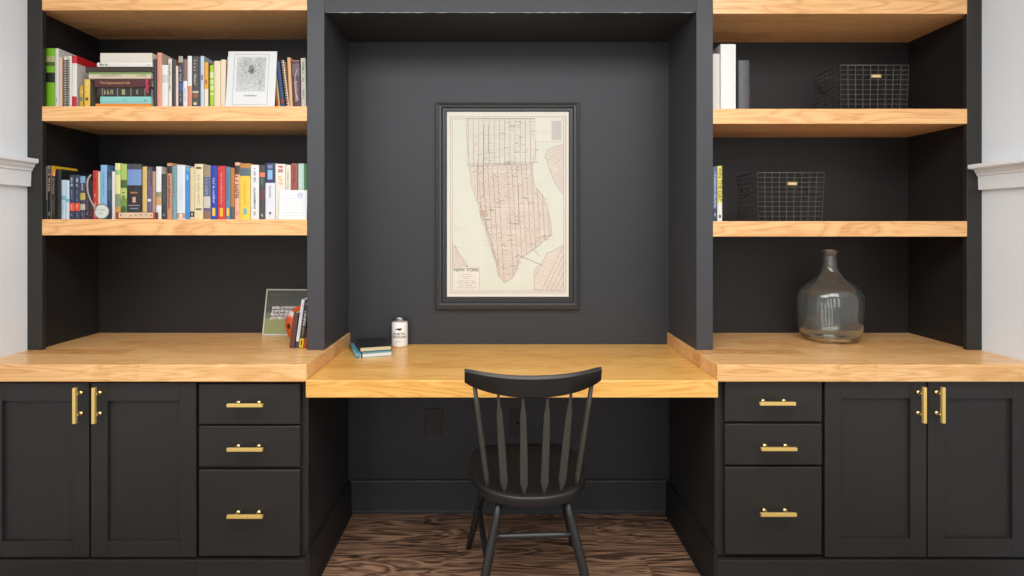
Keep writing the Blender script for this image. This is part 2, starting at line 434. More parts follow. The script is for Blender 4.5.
# the map sheet: paper, water, land, streets, lettering
paper = paint('map_paper', (236, 228, 212), .7, .03, 9, gain=.82); water = paint('map_water', (228, 226, 208), .7, .05, 14, gain=.82)
land = paint('map_land', (230, 216, 200), .7, .06, 22, gain=.82); pale = paint('map_pale_land', (230, 222, 206), .7, .05, 22, gain=.82)
ink = paint('map_ink', (160, 134, 118), .7, gain=.82); ink2 = paint('map_faint_ink', (204, 176, 156), .7, gain=.82); ink3 = paint('map_grey_ink', (150, 142, 134), .7, gain=.82)
dark = paint('map_dark_ink', (84, 70, 62), .7, gain=.82); tile = paint('map_pink', (216, 190, 172), .7, .06, 30, gain=.82)
PWd, PHt = px1 - px0, pz1 - pz0
yS = BACK - .010
mb = MB(); mb.box(px0 - .003, px1 + .003, yS, BACK - .002, pz0 - .003, pz1 + .003, paper)
ink4 = paint('map_pale_grey_ink', (204, 194, 184), .7, gain=.82)
def MO(k): return Vector((px0, yS - .00015 * k, pz1))
def uv(x, y): return ((x - 68) / 306 * PWd, -(y - 55) / 463 * PHt)
def mpoly(pts, mat, k): mb.face([MO(k) + X * a + Z * b for a, b in [uv(*p) for p in pts]], mat)
def mline(x0, y0, x1, y1, w, mat, k=5): a, b = uv(x0, y0), uv(x1, y1); mb.line(MO(k), X, Z, *a, *b, w, mat)
mpoly([(82, 72), (361, 72), (361, 503), (82, 503)], water, 1)
for q, w in ((77, .0018), (82, .0014)):
    e = q - 78.0
    for l in ((78+e, 69+e, 365-e, 69+e), (78+e, 507-e, 365-e, 507-e), (78+e, 69+e, 78+e, 507-e), (365-e, 69+e, 365-e, 507-e)): mline(*l, w, ink, 4)
manh_top = [(118, 72), (118, 130), (124, 190), (283, 186), (290, 168), (291, 130), (289, 72)]
manh = [(124, 190), (130, 240), (146, 285), (152, 315), (165, 350), (176, 390), (190, 430), (197, 465), (212, 482), (232, 472), (245, 447), (250, 425), (268, 412), (285, 400), (330, 363), (329, 330), (318, 290), (308, 262), (287, 240), (283, 215), (283, 186)]
queens = [(320, 150), (361, 136), (361, 262), (350, 250), (335, 225), (322, 190), (314, 165)]
brook = [(288, 503), (286, 455), (292, 445), (308, 432), (318, 410), (335, 402), (361, 388), (361, 503)]
jersey = [(82, 385), (92, 395), (100, 412), (112, 428), (120, 442), (82, 446)]
mpoly(manh_top, pale, 2); mpoly(manh, land, 2)
for pl in (queens, brook, jersey): mpoly(pl, land, 2)
def inside(pl, x, y):
    c = False; j = len(pl) - 1
    for i in range(len(pl)):
        xi, yi = pl[i]; xj, yj = pl[j]
        if (yi > y) != (yj > y) and x < (xj - xi) * (y - yi) / (yj - yi) + xi: c = not c
        j = i
    return c
def hatch(pl, ox, oy, ang, step, w, mat, k, drop=0.0, rr=random.Random(5)):
    """parallel streets clipped to a polygon"""
    ca, sa = math.cos(ang), math.sin(ang)
    for i in range(-60, 61):
        if rr.random() < drop: continue
        bx, by = ox - sa * i * step, oy + ca * i * step
        run = None
        for t in range(-260, 261, 2):
            x, y = bx + ca * t, by + sa * t
            ins = inside(pl, x, y) and rr.random() > .02
            if ins and run is None: run = (x, y)
            if not ins and run is not None:
                mline(*run, x, y, w, mat, k); run = None
hatch(manh_top, 200, 120, PI / 2, 13, .0016, ink3, 3); hatch(manh_top, 200, 120, 0.02, 5.2, .0011, ink4, 2.8, .1)
hatch(manh, 200, 280, PI / 2 - .06, 12, .0016, ink, 3, .05); hatch(manh, 200, 280, .02, 4.8, .0013, ink2, 2.8, .1)
hatch(manh, 240, 330, -.62, 9, .0011, ink2, 2.9, .35); hatch(manh, 230, 400, .9, 9, .0011, ink2, 2.9, .4)
hatch(brook, 320, 450, .45, 8, .0014, ink2, 2.8, .1); hatch(brook, 320, 450, .45 + PI / 2, 10, .0014, ink, 3, .1)
hatch(queens, 340, 200, .5, 8, .0012, ink, 2.8, .1); hatch(queens, 340, 200, -.9, 9, .0013, ink2, 2.9, .2)
hatch(jersey, 100, 420, .3, 7, .0012, ink, 2.8, .1); hatch(jersey, 100, 420, 1.5, 8, .0013, ink2, 2.9, .2)
for pl in (manh, manh_top, queens, brook, jersey):
    for i in range(len(pl)): mline(*pl[i], *pl[(i + 1) % len(pl)], .0014, ink, 4)
mpoly([(150, 300), (170, 300), (172, 318), (152, 316)], tile, 2.5)
for a in ((243, 412, 310, 440, .0016), (282, 397, 300, 414, .0013), (145, 175, 145, 275, .0014), (150, 280, 196, 440, .0016), (118, 186, 300, 182, .0010), (248, 240, 248, 340, .0012), (160, 90, 160, 270, .0012), (172, 90, 172, 160, .0012)): mline(*a, dark, 6)
r = random.Random(11)
for i in range(22):                       # piers along the Hudson side
    t = i / 21; x = 122 + 66 * max(0, t - .35) / .65; y = 150 + 280 * t
    mline(x - r.uniform(4, 9), y + 1, x + 1, y, .0008, ink, 5)
for i in range(420):                      # scattered names and dots
    x, y = r.uniform(128, 320), r.uniform(80, 470)
    if inside(manh, x, y) or inside(manh_top, x, y): a = uv(x, y); mb.marks(MO(6) + X * a[0] + Z * a[1], X, Z, r.uniform(.010, .028), .0030, r.choice((dark, ink, ink, ink2, tile)), i)
for i in range(46):
    x, y = r.choice((r.uniform(90, 122), r.uniform(296, 330))), r.uniform(120, 430); a = uv(x, y)
    if not any(inside(q, x, y) for q in (manh, manh_top, queens, brook, jersey)): mb.rect(MO(5) + X * a[0] + Z * a[1], X, Z, 0, 0, .0032, .003, ink3)
for y in (345, 350, 440, 395): mline(86, y, 86 + r.uniform(25, 42), y - 2, .0007, ink3, 5)
mpoly([(289, 72), (356, 72), (356, 130), (289, 130)], paper, 5); mpoly([(332, 78), (355, 78), (355, 126), (332, 126)], paint('map_key', (206, 198, 188), .7, .2, 160, gain=.82), 6)
for l in ((289, 72, 289, 130), (289, 130, 356, 130), (331, 76, 331, 128)): mline(*l, .0008, ink3, 6)
for i in range(26): a = r.uniform(0, 6.3); q = r.uniform(2, 14); mline(311 + q*math.cos(a), 104 + q*math.sin(a), 311 + q*math.cos(a) + r.uniform(-5, 5), 104 + q*math.sin(a) + r.uniform(-5, 5), .0006, ink2, 6)
mpoly([(84, 443), (150, 443), (150, 502), (84, 502)], paper, 5)
for l in ((84, 443, 150, 443), (150, 443, 150, 502)): mline(*l, .0009, ink, 6)
a = uv(117, 450.5); mb.text('NEW YORK', MO(7) + X * a[0] + Z * a[1], X, Z, .0215, dark, bold=.0003)
for y, hw in ((462, 14), (468, 20), (473, 9), (479, 22), (484, 26), (490, 16), (496, 24)): a = uv(117 - hw, y); mb.marks(MO(7) + X * a[0] + Z * a[1], X, Z, hw * 2 / 306 * PWd, .0036, ink, y)
mb.build('map_sheet', fr, fr.location)
glass = bpy.data.materials.new('picture_glass'); nt, N, L, b = nodes_of(glass)
N.remove(b); tr = N.new('ShaderNodeBsdfTransparent'); gl = N.new('ShaderNodeBsdfGlossy'); gl.inputs['Roughness'].default_value = .05; mx = N.new('ShaderNodeMixShader'); mx.inputs[0].default_value = .008
L.new(tr.outputs[0], mx.inputs[1]); L.new(gl.outputs[0], mx.inputs[2]); L.new(mx.outputs[0], N['Material Output'].inputs[0])
mb = MB(); mb.face([(px0 - .002, yS - .0025, pz0 - .002), (px1 + .002, yS - .0025, pz0 - .002), (px1 + .002, yS - .0025, pz1 + .002), (px0 - .002, yS - .0025, pz1 + .002)], glass)
mb.build('glass_pane', fr, fr.location)

# ------------------------------------------------------------------ chair
ch = thing('spindle_chair', 'black wooden spindle-back chair with round seat pulled up to the desk', 'chair', (.102, -.005, 0), math.radians(3.1))
def cpart(name, mb, **k): return mb.build(name, ch, local=True, **k)
def outline(t, s=1.0):
    c, q = math.cos(t), math.sin(t)
    if q < 0:
        x = .199 * c; y = .228 * q
        x = .199 * math.copysign(abs(c) ** .86, c)
    else:
        x = (.199 - .012 * q) * math.copysign(abs(c) ** .34, c); y = .222 * abs(q) ** .42
    return x * s, y * s
mb = MB(); n = 72; rings = []
for s, z in ((.80, .417), (.95, .418), (.985, .420), (.992, .423), (1.0, .446), (.995, .4505), (.982, .4525), (.93, .453), (.85, .450), (.7, .444), (.5, .440), (.25, .439)):
    rings.append([(*outline(2 * PI * j / n, s), z + (.006 * max(0, math.sin(2 * PI * j / n)) * (s - .5) if s < .95 and z > .43 else 0)) for j in range(n)])
vs = [p for r_ in rings for p in r_]; fs = []
for i in range(len(rings) - 1):
    for j in range(n): fs.append((i*n+j, i*n+(j+1)%n, (i+1)*n+(j+1)%n, (i+1)*n+j))
fs.append(tuple(range(n - 1, -1, -1))); fs.append(tuple((len(rings)-1)*n + j for j in range(n)))
mb.faces(vs, fs, CHAIRB, True); cpart('seat', mb)
def leg(tx, ty, fx, fy):
    a, b = Vector((tx, ty, .418)), Vector((fx, fy, 0)); mb = MB()
    ts = (0, .12, .3, .5, .75, 1); rs = (.0115, .0130, .0150, .0150, .0132, .0108)
    mb.tube([a.lerp(b, t) for t in ts], rs, CHAIRB, 14); cpart('leg', mb); return a, b
rl = leg(-.105, -.165, -.201, -.257); rr_ = leg(.105, -.165, .203, -.257)
fl = leg(-.125, .125, -.203, .324); frr = leg(.125, .125, .216, .324)
def on(l, z): t = (.418 - z) / .418; return l[0].lerp(l[1], t)
def stretcher(a, b):
    mb = MB(); mb.tube([a.lerp(b, t) for t in (0, .15, .5, .85, 1)], (.0075, .009, .0105, .009, .0075), CHAIRB, 12); cpart('stretcher', mb)
stretcher(on(rl, .315), on(rr_, .315)); stretcher(on(fl, .215), on(rl, .235)); stretcher(on(frr, .215), on(rr_, .235)); stretcher(on(fl, .30), on(frr, .30))
# crest rail: bent board, ends forward and a little higher
def crest_y(x): return -.245 + .072 * (abs(x) / .22) ** 2.2
mb = MB(); vs = []; fs = []; K = 25
for i in range(K):
    u = -1 + 2 * i / (K - 1); x = .217 * u; yb_ = crest_y(x); a = abs(u)
    zb_ = .763 + .029 * a ** 2.4; zt_ = .830 + .010 * a ** 2 ; th = .027 - .004 * a
    if a > .999: zb_ += .002; zt_ -= .002
    lean = -.012
    sec = [(0, zb_ + .003), (.004, zb_), (th - .004, zb_), (th, zb_ + .004), (th + lean, zt_ - .006), (th + lean - .006, zt_), (lean + .006, zt_), (lean, zt_ - .007)]
    vs += [(x, yb_ + q, z) for q, z in sec]
m_ = 8
for i in range(K - 1):
    for j in range(m_): fs.append((i*m_+j, i*m_+(j+1)%m_, (i+1)*m_+(j+1)%m_, (i+1)*m_+j))
fs.append(tuple(range(m_ - 1, -1, -1))); fs.append(tuple((K-1)*m_ + j for j in range(m_)))
mb.faces(vs, fs, CHAIRB, True); o = mb.build('crest_rail', ch, local=True, merge=True)
for e in o.data.polygons: e.use_smooth = True
md = o.modifiers.new('edges', 'EDGE_SPLIT'); md.split_angle = math.radians(38)
for k in (-1, 1):
    mb = MB(); a = Vector((k * .142, -.143, .447)); b = Vector((k * .187, crest_y(.187) + .012, .798))
    mb.tube([a.lerp(b, t) for t in (0, .1, .4, .75, 1)], (.0075, .0086, .0095, .0080, .0062), CHAIRE, 14); cpart('back_post', mb)
for xb, xt in ((-.090, -.113), (-.030, -.038), (.033, .038), (.090, .113)):
    mb = MB(); yb_ = -.191 + .022 * (abs(xb) / .09) ** 2
    a = Vector((xb, yb_, .444)); b = Vector((xt, crest_y(xt) + .012, .766))
    pts = []; hw = []
    for t, w in ((0, .0040), (.03, .0048), (.115, .0122), (.50, .0112), (.80, .0092), (.815, .0088), (.90, .0048), (1, .0042)): pts.append(a.lerp(b, t)); hw.append(w)
    vs = []; fs = []
    for p, w in zip(pts, hw):
        th = .0045 if w > .008 else w * .8
        vs += [p + Vector(q) for q in ((-w, -th * .6, 0), (-w * .7, -th, 0), (w * .7, -th, 0), (w, -th * .6, 0), (w, th * .6, 0), (w * .7, th, 0), (-w * .7, th, 0), (-w, th * .6, 0))]
    for i in range(len(pts) - 1):
        for j in range(8): fs.append((i*8+j, i*8+(j+1)%8, i*8+8+(j+1)%8, i*8+8+j))
    fs.append(tuple(range(7, -1, -1))); fs.append(tuple((len(pts)-1)*8 + j for j in range(8)))
    mb.faces(vs, fs, CHAIRE)
    o = cpart('spindle', mb); o['label'] = 'flat arrow-shaped spindle with worn edges'

# ------------------------------------------------------------------ books
def make_book(label, w, dep, h, base, bands=(), marks=(), side=None, side_bands=(), loc=(0, 0, 0), tilt=0.0, flat=False, hard=False, name='book', group=None, pages=PAGES, rz=0.0, texts=(), cat='book', extra=None):
    """local: x 0..w spine width, y 0..dep, z 0..h; bands/marks as fractions of the height from the top"""
    base_m = C(*base); side_m = C(*side) if side else base_m
    t = .0022 if hard else .0010
    t = min(t, w * .2)
    mb = MB(); bulge = min(.002, w * .12); ov = .003 if hard else .0005
    cuts = sorted(set([0.0, 1.0] + [max(0, min(1, q)) for a in bands for q in a[:2]]))
    K = 4
    for i in range(len(cuts) - 1):
        a, b = cuts[i], cuts[i + 1]; m = base_m
        for q in bands:
            if q[0] - 1e-6 <= a and b <= q[1] + 1e-6: m = C(*q[2])
        for j in range(K):
            x0, x1 = w * j / K, w * (j + 1) / K
            y0, y1 = [bulge * ((2 * q / w - 1) ** 2) for q in (x0, x1)]
            mb.face([(x0, y0, h * (1 - b)), (x1, y1, h * (1 - b)), (x1, y1, h * (1 - a)), (x0, y0, h * (1 - a))], m)
    # boards and spine back
    mb.box(0, t, bulge, dep, 0, h, base_m)
    cuts = sorted(set([0.0, 1.0] + [q for a in side_bands for q in a[:2]]))
    for i in range(len(cuts) - 1):
        a, b = cuts[i], cuts[i + 1]; m = side_m
        for q in side_bands:
            if q[0] - 1e-6 <= a and b <= q[1] + 1e-6: m = C(*q[2])
        mb.box(w - t, w, bulge, dep, h * (1 - b), h * (1 - a), m)
    mb.box(t, w - t, bulge, bulge + .001, 0, h, base_m)
    for k, q in enumerate(marks):
        v0, v1, col = q[:3]; ww = q[3] if len(q) > 3 else .5
        ht = w * ww; y = -.0003 + bulge * .1
        if len(q) > 4 and q[4]:           # solid patch
            mb.rect(Vector((w * .5 - ht / 2, -.0003, h * (1 - v1))), X, Z, 0, 0, ht, h * (v1 - v0), C(*col))
        else:
            mb.marks(Vector((w * .5 - ht / 2, -.0004, h * (1 - v0))), -Z, X, h * (v1 - v0), ht, C(*col), hash((label, k)) % 1000 if False else len(label) * 7 + k)
    for txt, v, col, size in texts:
        mb.text(txt, Vector((w * .5, -.0005, h * (1 - v))), -Z, X, size, C(*col))
    if extra: extra(mb)
    ob = mb.build(name, None, (0, 0, 0), local=True)
    pm = MB().box(t, w - t, bulge + .001, dep - ov, ov, h - ov, pages); pb = pm.build('page_block', ob, local=True)
    ob.location = loc
    if flat: ob.rotation_euler = (0, PI / 2, rz)
    else: ob.rotation_euler = (0, tilt, rz)
    tag(ob, label, cat, group)
    return ob

def shelf_row(rows, zshelf, ybot, ysp, group, right=False):
    for i, rw in enumerate(rows):
        x0, x1, yt, base, bands, marks, label = rw[:7]; kw = rw[7] if len(rw) > 7 else {}
        kw = dict(kw)
        y = ysp + kw.pop('dy', 0.0005 * ((i * 7) % 5))
        d = y - CAM_Y; X0, X1 = (x0 - VX) * d / F, (x1 - VX) * d / F
        ztop = EYE - (yt - VY) * d / F; H = ztop - zshelf
        # pixel heights -> fractions of the visible spine (ybot = where the shelf edge cuts it off)
        pbot = VY + (EYE - zshelf) * F / d
        fr_ = lambda v: max(0, min(1, (v - yt) / (pbot - yt)))
        bs = [(fr_(a), fr_(b), c) for a, b, c in bands]
        ms = [(fr_(q[0]), fr_(q[1]), *q[2:]) for q in marks]
        sb = [(fr_(a), fr_(b), c) for a, b, c in kw.pop('sideb', ())]
        tx = [(a, fr_(v), c, s) for a, v, c, s in kw.pop('texts', ())]
        dep = kw.pop('dep', .15 + .008 * ((i * 5) % 6))
        make_book(label, X1 - X0 - .0004, dep, H, base, bs, ms, side_bands=sb, loc=(X0, y, zshelf + .0003), texts=tx, group=kw.pop('group', group), **kw)

K0 = (22, 20, 20); W0 = (236, 234, 228)
ysp = PIL + .03
z1 = LSH[0][0]; z2 = LSH[1][0]
G1 = 'books standing on the upper left shelf'
row1 = [
 (45.3, 54.8, 48.2, (120, 180, 20), [(56, 66, (176, 176, 120)), (62, 66, (80, 96, 40)), (72.5, 82.5, (24, 26, 22))], [(77, 78.6, (210, 210, 200), .7)], 'bright green book with black spine band, first on the upper left shelf', {'dep': .20, 'texts': ()}),
 (55.0, 58.4, 48.4, (226, 222, 216), [], [(99, 103, (90, 90, 90), .5)], 'tall white book beside the bright green book on the upper left shelf', {'dep': .21, 'side': (222, 216, 208)}),
 (58.6, 62.0, 57, (226, 200, 186), [], [], 'pinkish cream book beside the tall white book on the upper left shelf', {'dep': .19}),
 (62.2, 63.7, 57.3, (176, 112, 52), [], [], 'very thin tan-brown book beside the pinkish cream book, upper left shelf', {'dep': .18}),
 (63.9, 66.5, 56.4, (232, 226, 214), [], [], 'white spiral-bound book with brown coils near left end of upper left shelf', {'dep': .18}),
 (66.7, 68.9, 56, (196, 196, 172), [], [], 'grey-green spiral-bound book with black coils, upper left shelf', {'dep': .18}),
 (69.1, 71.4, 56, (236, 232, 226), [], [], 'thin plain white booklet left of the red and white book, upper left shelf', {'dep': .18}),
 (71.6, 76.6, 55.6, (232, 228, 224), [(55.6, 63.4, (206, 24, 36)), (96.5, 107, (196, 26, 42))], [], 'white book with red top and bottom, left of the book stack', {'dep': .19, 'side': (226, 220, 212), 'sideb': [(55.6, 63.4, (206, 24, 36))]}),
 (79.3, 82.7, 85.5, (206, 168, 66), [(97, 101, (120, 130, 110)), (91, 93, (230, 200, 110))], [], 'tiny gold pocket book left of the small yellow book, upper left shelf', {'dep': .10}),
 (84.0, 89.8, 79.3, (240, 196, 70), [], [(80, 92, (250, 226, 150), .5), (97.5, 100.5, (120, 70, 20), .5, 1)], 'small yellow book leaning by the horizontal stack, upper left shelf', {'dep': .11, 'side': (120, 112, 96)}),
 (153.4, 156.4, 59, (50, 50, 54), [], [], 'thin black book right of the horizontal stack, upper left shelf', {}),
 (157, 161.4, 52.7, (228, 150, 124), [], [], 'tall salmon-pink book right of the stack, upper left shelf', {'side': (226, 196, 180), 'dep': .2, 'dy': .0}),
 (161.7, 167.8, 65, (234, 232, 226), [(75, 83, (206, 212, 200))], [], 'white book with pale grey spine patch beside the salmon book', {}),
 (168.2, 171.6, 59, (236, 230, 220), [], [(62, 92, (110, 90, 80), .5)], 'white book with small dark lettering, left of dark brown book on upper left shelf', {'side': (214, 150, 90)}),
 (171.8, 175.6, 59.5, (66, 60, 54), [], [], 'plain dark brown book on the upper left shelf between two pale books', {'side': (200, 130, 90)}),
 (175.8, 178.1, 66, (232, 208, 194), [], [], 'thin pink-cream book left of the navy book, upper left shelf', {}),
 (178.3, 182.8, 56.2, (48, 54, 78), [(56.2, 62.5, (176, 172, 160)), (83, 91, (66, 90, 150))], [(66, 82, (190, 190, 196), .45), (92, 102, (170, 160, 150), .4)], 'navy book with silver-grey top on the upper left shelf', {}),
 (183, 187.2, 59.3, (236, 234, 230), [(59.3, 81, (142, 104, 90))], [(88, 102, (190, 190, 190), .4)], 'white book with mauve-brown top half, right of navy book', {}),
 (187.4, 191.6, 56, (234, 232, 228), [(86, 107, (220, 138, 106))], [], 'white book with salmon lower third left of the tall dark grey book', {}),
 (191.9, 198.4, 56.2, (72, 68, 66), [(91, 93, (200, 190, 170)), (93, 104, (96, 92, 50)), (98, 102, (70, 76, 60))], [(60, 87, (186, 182, 172), .42), (94.5, 97.5, (210, 80, 60), .4, 1), (102.5, 105, (230, 226, 200), .4, 1)], 'dark grey book with light lettering and a picture at its foot, upper left shelf', {}),
 (198.7, 200.2, 57, (70, 66, 76), [], [], 'very thin dark book left of the pale blue book, upper left shelf', {}),
 (200.4, 203.9, 56, (196, 212, 226), [], [(75, 80, (130, 100, 150), .5, 1)], 'pale blue book with tall cover left of the orange book', {'side': (176, 194, 208), 'dep': .2}),
 (204.2, 208.2, 62.2, (244, 172, 22), [(89, 107, (240, 226, 208))], [(80, 84, (190, 90, 30), .5, 1)], 'bright orange book with cream foot on the upper left shelf', {}),
 (208.4, 209.4, 63, (60, 40, 24), [], [], 'sliver-thin dark brown booklet between the orange and lime books', {}),
 (209.6, 213.6, 65, (164, 204, 40), [(72, 78, (214, 230, 160)), (80, 84, (206, 226, 140)), (86, 90, (206, 226, 140)), (93, 95, (210, 230, 150))], [], 'lime green book with pale stripes on the upper left shelf', {}),
 (214.0, 220.3, 61, (240, 218, 182), [], [], 'wide plain cream book right of the lime green book', {'dy': .0}),
 (220.6, 225.4, 59.6, (242, 220, 188), [], [], 'narrower plain cream book left of the white map print', {'dy': .0}),
 (227.3, 230.6, 57, (232, 226, 216), [(76, 86, (210, 168, 110)), (86, 107, (110, 100, 90))], [(62, 74, (150, 140, 130), .4)], 'white and tan book partly behind the left edge of the white map print', {'dy': .012}),
 (301.4, 306.2, 58.2, (206, 200, 186), [], [(62, 84, (80, 76, 70), .45), (90, 100, (120, 116, 110), .4)], 'pale grey book at the right end of the upper left shelf', {'tilt': -.018, 'dy': .0}),
 (293.2, 300.8, 60.5, (84, 46, 58), [(57, 61, (206, 150, 110)), (64, 76, (110, 90, 92))], [(80, 102, (190, 168, 160), .35)], 'maroon book with a white curve on its spine, upper left shelf', {'tilt': -.035, 'dy': .0}),
 (289.6, 292.8, 57.5, (222, 168, 120), [], [], 'tan book leaning left of the maroon book, upper left shelf', {'tilt': -.05, 'dy': .0}),
]
shelf_row(row1, z1, 106.3, ysp, G1)
# curve on the maroon spine is part of its cover: small strokes in front
def px_pt(px, py, y): return PV(px, py, y)
# horizontal stack
G2 = 'books lying in the stack on the upper left shelf'
stack = [
 (95.5, 151.5, 103.7, 106.6, (236, 140, 40), [], [], 'thin orange book at the bottom of the lying stack'),
 (100, 151.3, 96.4, 103.6, (138, 208, 200), [], [(.86, .93, (40, 60, 66), .3), (.45, .55, (110, 180, 176), .4)], 'turquoise book lying second from the bottom of the stack'),
 (97, 151.0, 87.2, 96.3, (44, 42, 40), [(.09, .105, (150, 140, 110)), (.37, .385, (150, 140, 110)), (.62, .635, (150, 140, 110)), (.88, .895, (150, 140, 110))], [(.13, .34, (176, 164, 124), .5), (.46, .52, (170, 160, 120), .6, 1), (.73, .76, (150, 140, 110), .5, 1)], 'black book with gold tooling lying in the stack under the maroon book'),
 (94.6, 151.3, 78.3, 87.1, (84, 36, 36), [], [], 'maroon book with gold title and red ribbon lying in the stack'),
 (88.6, 151.0, 72.0, 78.2, (222, 206, 176), [(0, 1, (222, 206, 176))], [(.2, .55, (150, 160, 110), .3), (.75, .95, (150, 176, 110), .35)], 'cream and green book lying in the stack under the dark brown book'),
 (85.6, 151.8, 66.3, 71.9, (62, 46, 38), [], [], 'wide dark brown book lying in the stack under the white books'),
 (97, 152.2, 62.0, 66.2, (236, 232, 224), [], [(.05, .22, (60, 60, 60), .5), (.9, .96, (120, 120, 140), .3)], 'thin white book lying under the thick cream book at the stack top'),
 (100.2, 152.0, 52.2, 61.9, (228, 220, 204), [], [], 'thick cream book lying on top of the stack'),
]
zb_ = z1 + .0004
for i, (x0, x1, y0, y1, base, bands, marks, lab) in enumerate(stack):
    ys = ysp - .004 + .002 * (i % 3)
    d = ys - CAM_Y; a = (x0 - VX) * d / F; b = (x1 - VX) * d / F; th = (y1 - y0) * d / F
    if i == 0: th = (VY + (EYE - z1) * F / d - y0) * d / F
    def extra(mb, th=th, L_=b - a, marks=marks, i=i):
        for k, q in enumerate(marks):
            ht = th * q[3]; O = Vector((th * .5 + ht / 2, -.0004, L_ * q[0]))
            if len(q) > 4: mb.rect(O, Z, -X, 0, 0, L_ * (q[1] - q[0]), ht, C(*q[2]))
            else: mb.marks(O, Z, -X, L_ * (q[1] - q[0]), ht, C(*q[2]), i * 5 + k)
        if i == 3: mb.text('The Supernatural Life', Vector((th * .5, -.0005, L_ * .36)), Z, -X, .0135, C(222, 186, 120))
        if i == 4: mb.box(-.0002, th * .3, -.0006, .0, 0, L_, C(128, 160, 90))
    o = make_book(lab, th - .0003, .15, b - a, base, [(1 - q[1], 1 - q[0], q[2]) for q in bands], (), loc=(a, ys, zb_ + th), flat=True, group=G2, hard=i in (2, 3, 5), extra=extra)
    if i == 3:
        rb = MB(); rc = C(206, 40, 84)
        x_, zt_ = 0.0, (b - a) * .93
        for q0, q1, s in ((.0, th * .8, 0), (th * .8, th * 1.5, .002), (th * 1.5, th * 1.62, .004)):
            rb.face([(q0, -.0012, zt_ + s - .006), (q1, -.0012, zt_ + s - .005), (q1, -.0012, zt_ + s + .001), (q0, -.0012, zt_ + s + .006)], rc)
        rb.build('ribbon', o, local=True)['label'] = 'red bookmark ribbon'
    zb_ += th

def spiral(o, xc, rc, H, col, turns=20, wire=.0017):
    mb = MB(); K_ = turns * 10
    mb.tube([(xc + rc * math.cos(2 * PI * k / 10), -.0005 + rc * math.sin(2 * PI * k / 10), H * (.02 + .96 * k / K_)) for k in range(K_ + 1)], wire, C(*col), 5, False, smooth=True)
    mb.build('spiral_binding', o, local=True)
# leaning notebooks right of the map print
def leaner(label, px_b0, px_b1, yt, tilt, base, bands=(), marks=(), y=ysp, zs=None, hard=False, dep=.15, side=None, group=None, py_b=106.3, coil=None, name='book', texts=()):
    d = y - CAM_Y; X0, X1 = (px_b0 - VX) * d / F, (px_b1 - VX) * d / F
    zs = z1 if zs is None else zs
    H = (EYE - (yt - VY) * d / F - zs) / math.cos(tilt)
    w = X1 - X0
    lift = (w * math.sin(tilt) if tilt > 0 else 0)
    o = make_book(label, w - .0004, dep, H, base, bands, marks, loc=(X0, y, zs + .0004 + lift), tilt=tilt, side=side, hard=hard, group=group, name=name, texts=texts)
    if coil:
        spiral(o, .001, .0055, H, coil, 18, .0022)
    return o
leaner('cream spiral notebook with black coils leaning right of the map print', 286.6, 289.4, 60.5, -.12, (228, 200, 168), group=G1, coil=(26, 26, 30))
leaner('navy blue notebook leaning right of the map print, beside the black-coiled notebook', 280.6, 285.4, 62, -.12, (32, 62, 112), bands=[(.82, .9, (150, 40, 40))], group=G1, y=ysp + .004)
leaner('thin yellow-green book leaning behind the map print\'s right edge', 278.4, 280.4, 72, -.11, (196, 186, 100), group=G1, y=ysp + .006)
leaner('thin red book leaning behind the map print\'s right edge', 276.4, 278.2, 80, -.10, (200, 66, 66), group=G1, y=ysp + .006)

for key, colr in (('white spiral-bound book with brown coils', (120, 96, 74)), ('grey-green spiral-bound book with black coils', (46, 48, 42))):
    o = [q for q in COL.objects if q.get('label', '').startswith(key)][0]
    spiral(o, .005, .0046, .19, colr)
# white circle line on the maroon book (child)
mar = [o for o in COL.objects if o.get('label', '').startswith('maroon book with a white curve')][0]
mb = MB(); wM = 7.6 * (ysp - CAM_Y) / F; HM = 46 * (ysp - CAM_Y) / F
cs = [(wM * (1.05 - .72 * math.cos(a)), -.0008, HM * .5 + HM * .36 * math.sin(a)) for a in [-1.15 + 2.3 * k / 14 for k in range(15)]]
mb.tube(cs, .0010, C(230, 220, 214), 6); mb.build('spine_curve', mar, local=True)

# map print standing in front of the books
yb_f = PIL + .012; ang = math.radians(7)
c0 = PV(225.6, 106.3, yb_f); c1 = PV(274.6, 106.3, yb_f); wP = c1.x - c0.x; hP = .2245
pt = tag(MB().box(0, wP, 0, .004, 0, hP, C(226, 226, 224)).build('map_print', None, (0, 0, 0), local=True), 'white city map print with thin black border leaning on the upper left books', 'print')
pt.location = (c0.x, yb_f - .002, z1 + .0006); pt.rotation_euler = (-ang, 0, 0)
mb = MB(); O = Vector((0, -.0004, 0)); gk = C(120, 120, 120); gl_ = C(150, 150, 148); gd = C(50, 50, 50)
bx0, bx1, bz0, bz1 = wP * .135, wP * .845, hP * .035, hP * .945
for l in ((bx0, bz0, bx1, bz0), (bx0, bz1, bx1, bz1), (bx0, bz0, bx0, bz1), (bx1, bz0, bx1, bz1)): mb.line(O, X, Z, *l, .0013, gk)
mb.rect(O + Y * .0002, X, Z, wP * .19, hP * .27, wP * .79, hP * .90, C(206, 206, 205))
mx0, mx1, mz0, mz1 = wP * .19, wP * .79, hP * .27, hP * .90
r = random.Random(21); ccx, ccz = wP * .49, hP * .66
def clipseg(x0, z0, x1, z1_, w, m):
    for k in range(12):
        a = (x0 + (x1 - x0) * k / 12, z0 + (z1_ - z0) * k / 12); b = (x0 + (x1 - x0) * (k + 1) / 12, z0 + (z1_ - z0) * (k + 1) / 12)
        if all(mx0 < q[0] < mx1 and mz0 < q[1] < mz1 for q in (a, b)): mb.line(O, X, Z, *a, *b, w, m)
